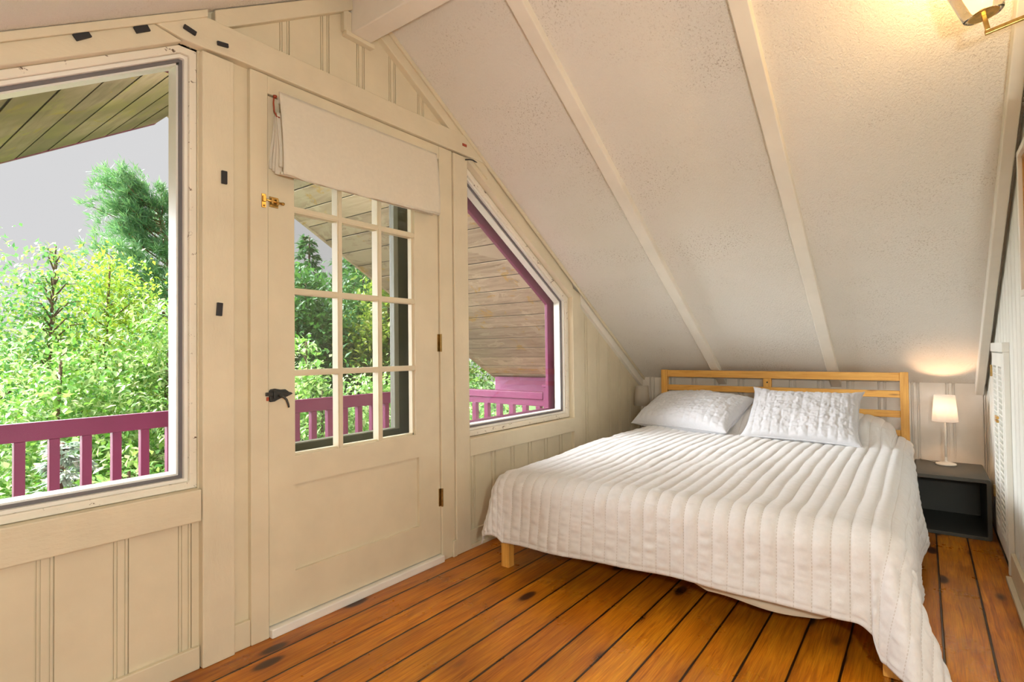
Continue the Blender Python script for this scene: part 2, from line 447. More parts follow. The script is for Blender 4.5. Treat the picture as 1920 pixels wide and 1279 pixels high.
# right partition: boards with small V joints
cent = [KX-.115-.12*k for k in range(0, 22)]
ed = {1.80, KX}; dp = []
for c in cent:
    dp.append((c-.004, c+.004)); ed |= {c-.004, c+.004}
    dp.append((c+.018, c+.022)); ed |= {c+.018, c+.022}
xs = sorted(ed); mb = MB()
for a, b in zip(xs, xs[1:]):
    m = (a+b)/2; d0 = 0
    for g0, g1 in dp:
        if g0 < m < g1: d0 = .004
    if a >= RX or b <= RX: mb.prism_xz([(a, 0), (b, 0), (b, roof(b)+.03), (a, roof(a)+.03)], RY-d0, RY-.1)
    else: mb.prism_xz([(a, 0), (b, 0), (b, roof(b)+.03), (RX, RZ+.03), (a, roof(a)+.03)], RY-d0, RY-.1)
struct('wall_right', mb, M['white_partition'], 'white boarded partition on the right with small louvred door', 'wall')
# parts of the attic behind the camera
mb = MB(); mb.prism_xz([(LX, 0), (KX, 0), (KX, KZ), (RX, RZ), (LX, KZ)], YB, YB-.1); struct('wall_rear', mb, M['white_wall'], 'white end wall behind the viewpoint', 'wall')
mb = MB(); mb.box(LX-.1, LX, YB, 0, 0, KZ+.05); struct('wall_left', mb, M['white_wall'], 'low white wall on the far left', 'wall')
# ceilings (slabs following the roof)
mb = MB(); mb.prism_xz([(RX, RZ), (KX+.2, roof(KX+.2)), (KX+.2, roof(KX+.2)+.05), (RX, RZ+.05)], YB-.1, .0)
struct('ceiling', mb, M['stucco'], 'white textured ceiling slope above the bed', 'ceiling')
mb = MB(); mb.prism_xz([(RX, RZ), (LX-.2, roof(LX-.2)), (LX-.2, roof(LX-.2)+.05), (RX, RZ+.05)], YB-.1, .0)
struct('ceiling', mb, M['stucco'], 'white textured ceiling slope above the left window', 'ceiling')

TN = [0]
def trim(mb, mat, label, bevel=.004, cat='trim'):
    TN[0] += 1
    return struct('trim_%d' % TN[0], mb, M[mat], label, cat, bevel=bevel)
# posts and door casing
mb = MB(); mb.box(.857, .966, -.03, .02, 0, 2.112); trim(mb, 'cream_rough_sawn', 'rough-sawn cream post between left window and door')
mb = MB(); mb.box(2.116, 2.2265, -.03, .02, 0, 2.117); trim(mb, 'cream_rough_sawn', 'rough-sawn cream post between door and right window')
mb = MB(); mb.prism_xz([(3.3435, 0), (3.452, 0), (3.452, roof(3.452)-.002), (3.3435, 1.5)], -.022, .02); trim(mb, 'cream_rough_sawn', 'cream post right of the right window')
mb = MB(); mb.box(1.028, 1.0965, -.022, .06, 0, 2.122); trim(mb, 'cream_paint', 'cream casing on the latch side of the door', .003)
mb = MB(); mb.box(2.0165, 2.1115, -.022, .06, 0, 2.122); trim(mb, 'cream_paint', 'cream casing on the hinge side of the door', .003)
mb = MB(); mb.box(1.0965, 2.0165, -.020, .06, 2.053, 2.122); trim(mb, 'cream_paint', 'cream head casing above the door', .003)
# header beam, its left end meets the sloping board
mb = MB(); mb.prism_xz([(.797, 2.118), (.86, 2.118), (.965, 2.124), (2.395, 2.124), (2.235, 2.222), (2.225, 2.230), (.862, 2.230), (.70, 2.135)], -.038, .02)
trim(mb, 'cream_beam', 'long cream header beam above the door')
# sloping boards
def slope_board(xa, xb, lo, hi, y0, mat, label):
    mb = MB(); mb.prism_xz([(xa, lo(xa)), (xb, lo(xb)), (xb, hi(xb)), (xa, hi(xa))], y0, .02); return trim(mb, mat, label)
e1 = lambda x: 2.114-.6*(.794-x)
mb = MB(); mb.prism_xz([(-.30, e1(-.30)), (.794, 2.114), (.70, 2.135), (.845, 2.225), (.845, roof(.845)-.004), (-.30, roof(-.30)-.004)], -.03, .02); trim(mb, 'cream_beam', 'sloping cream board above the left window')
slope_board(.90, 1.482, lambda x: roof(x)-.072, lambda x: roof(x)-.004, -.032, 'cream_beam', 'sloping cream rake board left of the ridge beam')
slope_board(1.583, 2.40, lambda x: roof(x)-.082, lambda x: roof(x)-.004, -.032, 'cream_beam', 'sloping cream rake board right of the ridge beam')
mb = MB(); mb.prism_xz([(2.228, 2.117), (3.343, 1.436), (3.343, roof(3.343)-.004), (2.36, roof(2.36)-.004), (2.228, 2.122)], -.022, .02); trim(mb, 'cream_beam', 'sloping cream board above the right window')
slope_board(3.4525, KX, lambda x: roof(x)-.085, lambda x: roof(x)-.004, -.028, 'white_beam', 'sloping cream board running down to the corner')
# thin mouldings under the ceilings
mb = MB(); mb.prism_xz([(RX+.06, roof(RX+.06)-.024), (KX, KZ-.024), (KX, KZ), (RX+.06, roof(RX+.06))], -.045, -.0325); trim(mb, 'cream_beam', 'thin cream moulding under the right ceiling slope', .003)
mb = MB(); mb.prism_xz([(-.5, roof(-.5)-.03), (.87, roof(.87)-.03), (.87, roof(.87)-.002), (-.5, roof(-.5)-.002)], -.045, -.0325); trim(mb, 'cream_beam', 'thin cream moulding under the left ceiling slope', .003)
# ridge beam and its seat mouldings
mb = MB(); mb.box(1.481, 1.582, YB, -.0005, 2.459, RZ+.02); trim(mb, 'white_beam', 'cream ridge beam at the peak of the ceiling', .005, 'beam')
mb = MB(); mb.box(1.448, 1.600, -.032, .0, 2.440, 2.4585).box(1.440, 1.480, -.026, .0, 2.4585, 2.55); trim(mb, 'cream_paint', 'small cream moulding under the end of the ridge beam', .003)
# rafters on the slope above the bed
for yc, lab in ((-.705, 'cream rafter on the ceiling slope nearest the gable wall'), (-1.49, 'cream rafter on the ceiling slope above the middle of the bed')):
    mb = MB(); mb.prism_xz([(RX+.057, roof(RX+.057)-.046), (KX-.001, KZ-.046-.0), (KX-.001, KZ+.02), (RX+.057, roof(RX+.057)+.02)], yc-.033, yc+.033); trim(mb, 'white_beam', lab, .004, 'rafter')
mb = MB(); mb.prism_xz([(RX+.057, roof(RX+.057)-.072), (KX-.001, KZ-.072), (KX-.001, KZ+.02), (RX+.057, roof(RX+.057)+.02)], -2.289, -2.248); trim(mb, 'white_beam', 'cream rafter along the top of the right partition', .004, 'rafter')
# sills / aprons
mb = MB(); mb.box(-.30, .853, -.032, .02, .498, .606); trim(mb, 'cream_beam', 'wide cream sill board under the left window')
mb = MB(); mb.box(2.2295, 3.340, -.030, .02, .495, .5905); trim(mb, 'cream_beam', 'wide cream sill board under the right window')
# baseboards
def base(name, mb, label): struct(name, mb, M['cream_paint'], label, 'baseboard', bevel=.003)
mb = MB(); mb.box(LX, .853, -.018, 0, 0, .075); base('baseboard_left', mb, 'cream baseboard under the left window')
mb = MB(); mb.box(.967, 1.027, -.018, 0, 0, .095); base('baseboard_front', mb, 'short cream baseboard block left of the door')
mb = MB(); mb.box(2.085, 2.1125, -.036, -.0225, 0, .085); base('baseboard_front', mb, 'short cream baseboard block right of the door')
mb = MB(); mb.box(2.2285, 3.343, -.016, 0, 0, .095).box(2.2285, KX, -.030, -.016, 0, .022).box(3.453, KX, -.016, 0, 0, .095); base('baseboard_front', mb, 'cream baseboard under the right window')
mb = MB(); mb.box(KX-.016, KX, -2.30, -.03, 0, .095); base('baseboard_back', mb, 'cream baseboard on the low wall behind the bed')
mb = MB(); mb.box(1.80, 3.33, RY, RY+.016, 0, .125).box(1.80, 3.33, RY+.016, RY+.036, 0, .020); base('baseboard_right', mb, 'white baseboard with quarter round on the right partition')
mb = MB(); mb.prism_xz([(1.098, 0), (2.0155, 0), (2.0155, .034), (1.098, .034)], -.040, .10); trim(mb, 'white_gloss', 'cream threshold strip under the door', .004, 'threshold')

# ------------------------------------------------------------------ windows
def window(name, P, yf, y1, y2, label, s1, s2, s3, wear):
    root = thing(name, label, 'window', kind='structure')
    a = inset(P, .0006)
    A = inset(P, s1); B = inset(A, s2); Cc = inset(B, s3); D = inset(Cc, .05)
    MB().ring_xz(a, A, y1, y1+.10).build('frame', M['cream_sill_worn'], root, bevel=.003)
    MB().ring_xz(inset(A, .0003), B, y1+.012, .075).build('glazing_stop', M['white_gloss'], root, bevel=.002)
    MB().ring_xz(inset(B, .0003), Cc, y2-.004, y2+.004).build('gasket', M['gasket_grey'], root)
    MB().prism_xz(inset(B, .001), y2-.0015, y2+.0015).build('pane', M['glass'], root)
    MB().ring_xz(inset(B, .0006), inset(B, .016), y2+.0045, .10).build('outer_stop', M['white_gloss'], root)
    MB().ring_xz(inset(P, -.07), inset(B, (.02, .036, .036, .036) if len(P) == 4 else (.0, -.045, .0, .0, .0)), .141, .165).build('exterior_casing', M['purple_paint'], root, bevel=.003)
    return root
window('window_1', W1, -.03, .002, .034, 'large fixed window with sloping top at the left', .024, .012, .010, 1)
window('window_2', W2, -.022, .018, .050, 'fixed window with sloping top right of the door', .032, .012, .010, 1)

# ------------------------------------------------------------------ door with twelve lights
door = thing('door_1', 'cream balcony door glazed in twelve panes over one panel', 'door', (1.1, 0, 0), kind='structure')
def D(mb, name, mat, bevel=.002, **k): return put(mb.build(name, M[mat], None, bevel, **k), door)
gx0, gx1, gz0, gz1 = 1.210, 1.851, .660, 1.958
dx0, dx1, dz0, dz1 = 1.1015, 2.0125, .039, 2.047
px0, px1, pz0, pz1 = 1.213, 1.869, .212, .548
mb = MB()
mb.box(dx0, gx0, -.012, .034, dz0, dz1).box(1.8695, dx1, -.012, .034, dz0, dz1)
mb.box(gx0, 1.8695, -.012, .034, dz0, pz0).box(gx0, 1.8695, -.012, .034, pz1, gz0).box(gx0, 1.8695, -.012, .034, gz1, dz1).box(gx1, 1.8695, -.012, .034, gz0, gz1)
D(mb, 'stiles_and_rails', 'cream_paint', 0)
mb = MB(); mb.box(px0-.002, px1, .002, .024, pz0, pz1); D(mb, 'panel', 'cream_paint', 0)
mb = MB(); cw = (gx1-gx0)/3; rh = (gz1-gz0)/4
for k in (1, 2): mb.box(gx0+cw*k-.012, gx0+cw*k+.012, -.008, .030, gz0, gz1).box(gx0+cw*k-.007, gx0+cw*k+.007, -.011, -.007, gz0, gz1)
for k in (1, 2, 3): mb.box(gx0, gx1, -.0075, .0295, gz0+rh*k-.012, gz0+rh*k+.012).box(gx0, gx1, -.0105, -.007, gz0+rh*k-.007, gz0+rh*k+.007)
for a, b, c, d in ((gx0, gx0+.008, gz0, gz1), (gx1-.008, gx1, gz0, gz1), (gx0, gx1, gz0, gz0+.008), (gx0, gx1, gz1-.008, gz1)): mb.box(a, b, .004, .0285, c, d)
D(mb, 'muntins', 'cream_paint', 0)
mb = MB(); mb.box(gx0, gx1, .016, .019, gz0, gz1); D(mb, 'glazing', 'glass', 0)
# barrel bolt
mb = MB(); mb.box(1.106, 1.142, -.0155, -.012, 1.622, 1.662); b = D(mb, 'barrel_bolt', 'brass_old', .001)
mb = MB(); mb.tube([(1.078, -.022, 1.645), (1.162, -.022, 1.641)], .0042, 12).tube([(1.130, -.022, 1.642), (1.130, -.038, 1.634)], .0035, 8).lathe((1.15, -.022, 1.6415), [(.0045, 0), (.0060, .002), (.0060, .010), (.0045, .012)], (1, 0, -.04), 12); o = mb.build('bolt_rod', M['brass'], None, 0, True); sub(o, b); b['label'] = 'brass barrel bolt'
mb = MB(); mb.box(1.108, 1.116, -.027, -.0155, 1.632, 1.654).box(1.128, 1.138, -.027, -.0155, 1.630, 1.653); sub(mb.build('bolt_guide', M['brass_old'], None, .001), b)
mb = MB(); mb.box(1.070, 1.086, -.026, -.0225, 1.612, 1.664).box(1.072, 1.084, -.033, -.026, 1.634, 1.656); kp = D(mb, 'bolt_keeper', 'brass', .001); kp['label'] = 'brass bolt keeper on the casing'
mb = MB(); mb.lathe((1.079, -.0262, 1.620), [(.0045, 0), (.0035, .002), (0, .0025)], (0, -1, 0), 10); sub(mb.build('screw', M['brass_old']), kp)
# rim latch with lever
prof = [(1.104, .879), (1.122, .880), (1.150, .892), (1.166, .893), (1.182, .899), (1.190, .902), (1.197, .906), (1.190, .911), (1.182, .913), (1.166, .924), (1.146, .924), (1.124, .929), (1.106, .927), (1.102, .921), (1.102, .884)]
mb = MB(); mb.prism_xz(prof, -.021, -.012); la = D(mb, 'latch_plate', 'iron_black', .002)
mb = MB(); mb.box(1.112, 1.122, -.034, -.0212, .891, .922).prism_xz([(1.120, .899), (1.180, .904), (1.180, .910), (1.120, .918)], -.030, -.0212).box(1.082, 1.112, -.029, -.0225, .903, .917); sub(mb.build('latch_case', M['iron_black'], None, .002), la); la['label'] = 'black iron rim latch'
mb = MB(); mb.tube([(1.132, -.032, .902), (1.142, -.045, .898), (1.152, -.050, .886), (1.158, -.052, .868), (1.160, -.053, .856)], [.005, .005, .0045, .004, .0035], 10); sub(mb.build('lever', M['iron_black'], None, 0, True), la)
mb = MB(); mb.box(1.086, 1.095, -.027, -.0225, .885, .899); D(mb, 'strike_tab', 'orange_cord', .001)
for zc in (1.108, .322):
    mb = MB(); mb.tube([(2.0155, -.024, zc-.045), (2.0155, -.024, zc+.045)], .006, 10).box(2.002, 2.016, -.0155, -.012, zc-.044, zc+.044); D(mb, 'hinge', 'brass_old', 0)

# storm door outside
sd = thing('door_2', 'dark olive storm door seen through the door glass', 'door', (1.1, .12, 0), kind='structure')
def SD(mb, name, mat, bevel=.002): return put(mb.build(name, M[mat], None, bevel), sd)
mb = MB(); mb.box(1.085, 1.20, .10, .135, -.02, 2.06).box(1.845, 2.025, .10, .135, -.02, 2.06).box(1.20, 1.845, .10, .135, 1.96, 2.06).box(1.20, 1.845, .10, .135, -.02, .684); SD(mb, 'frame', 'olive_paint')
mb = MB(); mb.box(1.817, 1.8445, .101, .134, .690, 1.958).box(1.2005, 1.8445, .101, .134, .6845, .6895).box(1.2005, 1.214, .101, .134, .690, 1.958); SD(mb, 'inner_stop', 'olive_grey_paint', .001)
mb = MB(); mb.box(1.214, 1.817, .117, .1185, .690, 1.958); SD(mb, 'mesh_screen', 'screen', 0)
mb = MB(); mb.box(1.93, 1.955, .088, .0995, .80, .84).tube([(1.945, .088, .82), (1.945, .075, .82), (1.925, .072, .815)], .004, 8); SD(mb, 'latch', 'iron_black', .001)
mb = MB(); mb.box(1.0985, 1.104, .036, .0995, -.02, 2.05).box(2.010, 2.0155, .036, .0995, -.02, 2.05); struct('trim_40', mb, M['olive_paint'], 'dark olive jambs between the door and the storm door', 'trim')

# ------------------------------------------------------------------ roman blind
bl = thing('roman_blind', 'folded white fabric roman blind covering the top of the door', 'blind', (1.55, -.03, 2.06))
BX0, BX1 = 1.128, 1.972
nx, nz = 60, 24; v = []; f = []
for k in range(nz+1):
    w = k/nz; z = 2.062-.326*w; yy = -.046 - .056*w**1.15 - .010*math.sin(PI*w)
    for i in range(nx+1):
        u = i/nx
        x = BX0+(BX1-BX0)*u + (.0 if u < .5 else -.028*w*(u-.5)*2) - .018*w*(1-u)
        y = yy - .004*math.sin(u*9+w*3)*w - .003*math.sin(u*23+1)*w*w
        zz = z + .012*(u-.5)*w + .008*math.sin(u*PI)*(-w) + (0 if w < .9 else .002*math.sin(u*40))
        v.append((x, y, zz))
for k in range(nz):
    for i in range(nx):
        a = k*(nx+1)+i; f.append((a, a+nx+1, a+nx+2, a+1))
o = npmesh('front_panel', v, f, M['blind_linen']); s_ = o.modifiers.new('t', 'SOLIDIFY'); s_.thickness = .003; s_.offset = 1; put(o, bl)
for q in range(4):    # stacked folds behind
    v = []; f = []; n = 14
    y_t = -.040+.008*q; zt = 1.985-.004*q; zb = 1.768-.012*((q*2) % 3)
    for k in range(n+1):
        w = k/n; z = zt+(zb-zt)*w; y = y_t + (-.010*(3-q)*w) + .004*math.sin(w*7+q)
        for i in range(31):
            u = i/30; v.append((BX0-.004-.004*q*w+(BX1-BX0-.014)*u-.008*w, y+.0015*math.sin(u*17+q*2), z))
    for k in range(n):
        for i in range(30):
            a = k*31+i; f.append((a, a+31, a+32, a+1))
    o = npmesh('fold', v, f, M['blind_linen']); s_ = o.modifiers.new('t', 'SOLIDIFY'); s_.thickness = .003; put(o, bl)
mb = MB(); mb.tube([(BX0-.018, -.088, 1.737), (BX1-.040, -.100, 1.739)], .006, 8); put(mb.build('hem_bar', M['blind_linen'], None, 0, True), bl)
mb = MB(); mb.box(BX0+.012, BX1-.01, -.044, -.012, 2.030, 2.060); put(mb.build('head_rail', M['white_gloss'], None, .002), bl)
mb = MB(); mb.tube([(1.118, -.030, 2.050), (1.114, -.032, 2.02), (1.116, -.034, 1.985), (1.124, -.038, 1.968), (1.134, -.040, 1.966)], .0028, 8); mb.lathe((1.121, -.030, 2.050), [(.008, 0), (.007, .006), (.003, .010)], (0, 0, -1), 10); put(mb.build('lift_cord', M['orange_cord'], None, 0, True), bl)

# ------------------------------------------------------------------ rubber pads on the window surround
def pad(x, z, ang, lab, y=-.030, l=.046, w=.019):
    mb = MB(); a = math.radians(ang)
    mb.obox((0, 0, 0), (math.cos(a), 0, math.sin(a)), (0, 1, 0), (-math.sin(a), 0, math.cos(a)), l, .009, w)
    o = mb.build('rubber_pad', M['rubber_black'], None, .0015); o.location = (x, y-.0047, z)
    tag(o, lab, 'pad', 'black rubber pads around the left window')
pad(.519, 2.004, 38, 'black rubber pad lowest on the sloping board above the left window')
pad(.673, 2.096, 33, 'black rubber pad higher on the sloping board, just left of the mitre joint')
pad(.812, 2.155, -14, 'black rubber pad on the header end above the left window corner', y=-.038, l=.040, w=.015)
pad(.920, 2.154, 8, 'black rubber pad on the header above the post', y=-.038, l=.038, w=.014)
pad(.928, 1.686, 90, 'upright black rubber pad high on the post beside the left window')
pad(.911, 1.219, 86, 'upright black rubber pad halfway up the post beside the left window')
mb = MB(); mb.box(2.178, 2.212, -.041, -.0385, 2.168, 2.182); tag(mb.build('wall_plate', M['orange_cord'], None, .001), 'tiny reddish plate on the header near the right ceiling slope', 'plate')
mb = MB(); mb.tube([(2.205, -.036, 2.100), (2.235, -.040, 2.108), (2.268, -.034, 2.115), (2.31, -.028, 2.112), (2.345, -.028, 2.112)], .004, 8); tag(mb.build('cable', M['iron_black'], None, 0, True), 'short black cable at the top corner of the right window', 'cable')

# ------------------------------------------------------------------ bed
bed = thing('bed', 'pine bed with slatted headboard under a white quilt', 'bed', (3.2, -1.09, 0))
def B(mb, name, mat, bevel=.003): return put(mb.build(name, M[mat], None, bevel), bed)
HX0, HX1 = 4.285, 4.315; yL, yR = -.286, -1.913
for a, b in ((yL, yL-.050), (yR, yR+.045)):
    mb = MB(); mb.box(HX0-.006, HX1+.006, a, b, 0, .898); B(mb, 'headboard_post', 'pine_z')
def rail(z0, z1, y0, y1): 
    mb = MB(); mb.box(HX0, HX1-.004, y0, y1, z0, z1); B(mb, 'headboard_rail', 'pine_y')
ya, yb = yL-.0505, yR+.0455
rail(.842, .895, ya, yb)
for z0, z1 in ((.735, .779), (.608, .651), (.489, .527)): rail(z0, z1, ya, yb)
mb = MB(); mb.box(HX0-.004, HX0-.0003, -1.110, -1.056, .780, .8415).box(HX0, HX1-.004, -1.110, -1.056, .7795, .8415); B(mb, 'headboard_stile', 'pine_z')
mb = MB(); mb.lathe((HX0-.0041, -1.083, .815), [(.006, 0), (.005, .001), (0, .001)], (-1, 0, 0), 10); B(mb, 'dowel', 'iron_black', 0)
for y0, y1 in ((-.306, -.352), (-1.868, -1.914)):
    mb = MB(); mb.box(2.136, 2.182, y0, y1, 0, .300); B(mb, 'leg', 'pine_z')
mb = MB(); mb.box(2.140, 2.165, -.3525, -1.8675, .185, .285); B(mb, 'foot_rail', 'pine_y')
for y in (-.322, -1.892):
    mb = MB(); mb.box(2.1825, 4.278, y-.012, y+.012, .185, .285); B(mb, 'side_rail', 'pine_x')
for k in range(13):
    x = 2.26+k*.165; mb = MB(); mb.box(x-.035, x+.035, -.335, -1.879, .240, .258); B(mb, 'slat', 'pine_y')

# mattress with the sleeping pillows' hump pressed into one top surface is hidden by the quilt; the mattress itself
mb = MB(); mb.box(2.20, 4.268, -1.868, -.330, .262, .425)
tag(mb.build('mattress', M['mattress_cloth'], None, .05, seg=4), 'cream mattress lying under the white quilt', 'mattress')
# sagging sheet showing below the foot rail
v = []; f = []; nu, nv = 60, 8
for i in range(nu+1):
    u = i/nu; y = -1.12-(1.862-1.12)*u
    zb = .183 - .078*min(1, max(0, math.sin(PI*min(1, u*1.01)))*1.5) - .004*math.sin(u*13)
    for k in range(nv+1):
        w = k/nv; z = .2382 + (zb-.2382)*w
        x = 2.186 + .016*w*math.sin(u*9) + .020*math.sin(PI*w)
        v.append((x, y, z))
for i in range(nu):
    for k in range(nv):
        a = i*(nv+1)+k; f.append((a, a+1, a+nv+2, a+nv+1))
o = npmesh('bed_sheet', v, f, M['cloth_cream']); s_ = o.modifiers.new('t', 'SOLIDIFY'); s_.thickness = .004
tag(o, 'cream sheet sagging below the foot end of the bed', 'sheet')

# ------------------------------------------------------------------ quilt: draped sheet with quilted channels
def normals(A):
    du = np.gradient(A, axis=0); dv = np.gradient(A, axis=1); n = np.cross(du, dv); return n/np.maximum(np.linalg.norm(n, axis=-1, keepdims=True), 1e-9)
def gridfaces(n, m):
    a = (np.arange(n-1)[:, None]*m + np.arange(m-1)[None, :]).ravel(); return np.stack([a, a+m, a+m+1, a+1], 1)
rng = np.random.default_rng(5)
def vnoise(u, v, su, sv, seed):
    r = np.random.default_rng(seed).random((64, 64)); x = u*su; y = v*sv
    xi = np.floor(x).astype(int); yi = np.floor(y).astype(int); fx = x-xi; fy = y-yi; fx = fx*fx*(3-2*fx); fy = fy*fy*(3-2*fy)
    g = lambda a, b: r[a % 64, b % 64]
    return (g(xi, yi)*(1-fx)+g(xi+1, yi)*fx)*(1-fy)+(g(xi, yi+1)*(1-fx)+g(xi+1, yi+1)*fx)*fy
def sstep(v, a, b):
    t_ = np.clip((v-a)/(b-a), 0, 1); return t_*t_*(3-2*t_)
NS, NTq = 440, 420
XE, YEL, YER = 2.205, -.350, -1.845
fs = np.linspace(0, 1, NS)[:, None]; ft_ = np.linspace(0, 1, NTq)[None, :]
yf = (YEL+.355) + ((YER-.425)-(YEL+.355))*ft_ + 0*fs
kt = np.clip((YEL-yf)/(YEL-YER), -.2, 1.2)
xend = XE-(.375-.035*kt+.10*sstep(-yf, 1.80, 1.93))
xf = 4.270+(xend-4.270)*fs
flatx, flaty = xf.copy(), yf.copy()
def ztop(x, y):
    z = .457+.026*sstep(x, 2.2, 3.3)
    e = np.clip((y-YER)/.24, 0, 1)*np.clip((YEL-y)/.24, 0, 1)
    h = (.135+.012*np.cos((y+1.08)*7.5))*np.sqrt(e*(2-e)).clip(0, 1)
    z = z+h*sstep(x, 3.72, 3.98)
    return z + .010*np.sin(PI*np.clip((YEL-y)/(YEL-YER), 0, 1))
ax = np.maximum(XE-xf, 0); aL = np.maximum(yf-YEL, 0); aR = np.maximum(YER-yf, 0); ay = aL+aR
xc = np.maximum(xf, XE); yc = np.clip(yf, YER, YEL); zt = ztop(xc, yc)
rho = np.hypot(ax, ay); phi = np.arctan2(ay, np.maximum(ax, 1e-9)); phi = np.where(rho < 1e-9, 0, phi)
s2 = np.sin(2*phi); right = aR > 0
rho = rho*np.where((ax > 0)&~right, 1-.20*np.abs(s2), 1.0)
deg = np.radians
theta = np.where(ax > 0, deg(84.)-deg(1.)*s2, deg(87.)) - np.where(right, deg(19.), deg(6.))*np.abs(s2)**1.3*(ax > 0)
RB = .095+.02*np.abs(s2)
arc = np.minimum(rho, RB*theta); an = arc/RB
out = RB*np.sin(an)+(rho-arc)*np.cos(theta); down = RB*(1-np.cos(an))+(rho-arc)*np.sin(theta)
hang = np.clip((rho-.08)/.30, 0, 1.4)
# folds of the corners
pl1 = np.exp(-((phi-deg(13))/deg(7))**2); pl2 = np.exp(-((phi-deg(27))/deg(8))**2); pl3 = np.exp(-((phi-deg(66))/deg(10))**2)
both = (ax > 0)&(ay > 0)
out = out + both*hang*(np.where(right, -.020*pl1+.030*pl2-.030*pl3, -.020*pl3+.016*pl2))
# gentle waves of the sides and of the foot drop
footw = (ay <= 0)&(ax > 0)
out = out + footw*hang*(.010*np.sin(yf*7.0+.6)+.006*np.sin(yf*17.0))
sidew = (ax <= 0)&(ay > 0)
fade = sstep(xf, XE, XE+.35)
bulge = sstep(xf, 2.45, 2.95)*(1-sstep(xf, 3.55, 3.86))
out = out + sidew*hang*fade*np.where(right, .020*bulge+.012*np.sin(xf*8.0), .012*np.sin(xf*7.0+1))
dx = -np.cos(phi); dy = np.sin(phi)*np.where(right, -1, 1)
dx = np.where(ax > 0, dx, 0.0); dy = np.where(ay > 0, np.where(ax > 0, dy, np.where(right, -1., 1.)), 0.0)
Qf = np.stack([xc+dx*out, yc+dy*out, zt-down], -1)
near = sstep(Qf[..., 0], 3.80, 3.91)
Qf[..., 1] = np.where(Qf[..., 1] < -1.924, (1-near)*Qf[..., 1]+near*(-1.924), Qf[..., 1])
Qf[..., 1] = np.minimum(Qf[..., 1], -.045)
n_, m_ = Qf.shape[:2]
Ug, Vg = -flatx+4.4, -flaty+.1
N = normals(Qf)
if N[n_//2, m_//2, 2] < 0: N = -N
big = vnoise(Ug, Vg, 4.5, 3.6, 8)-.5
Qf = Qf + N*(.012*big+.008*(vnoise(Ug, Vg, 9, 5, 9)-.5))[..., None]
SP = .0555
wob = .010*(vnoise(Ug, Vg, 4, 2, 1)-.5)
ch_ = (Vg+wob)/SP
ph = np.abs(np.sin(PI*ch_))
puff = ph**.45
cell = np.floor(ch_)
wr = vnoise(Ug, Vg+cell*7.3, 46, 12, 2)-.5; wr2 = vnoise(Ug, Vg+cell*3.1, 95, 20, 3)-.5
low = vnoise(Ug, Vg, 4, 4, 4)
edge_d = np.minimum(np.minimum(flaty.max()-flaty, flaty-flaty.min()), xf-xend)
bind = np.clip(edge_d/.016, 0, 1)
groove = 1-.75*np.exp(-((edge_d-.018)/.004)**2)
hg = np.clip(rho/.25, 0, 1)
disp = (.0085*puff*groove + (.0040*wr+.0022*wr2)*ph*(.4+.9*low+1.2*hg))*(.35+.65*bind)
Qf = Qf + N*disp[..., None]
Qf[..., 2] = np.maximum(Qf[..., 2], .006)
fq = gridfaces(n_, m_)
q = npmesh('quilt', Qf.reshape(-1, 3), fq, M['quilt_linen'])
uvl = q.data.uv_layers.new(name='stitch'); uvs = np.stack([Ug.ravel(), ch_.ravel()], 1)[fq.ravel()]
uvl.data.foreach_set('uv', uvs.astype(np.float32).ravel())
s_ = q.modifiers.new('t', 'SOLIDIFY'); s_.thickness = .006; s_.offset = -1
tag(q, 'white quilt with stitched channels draped over the pine bed', 'quilt')

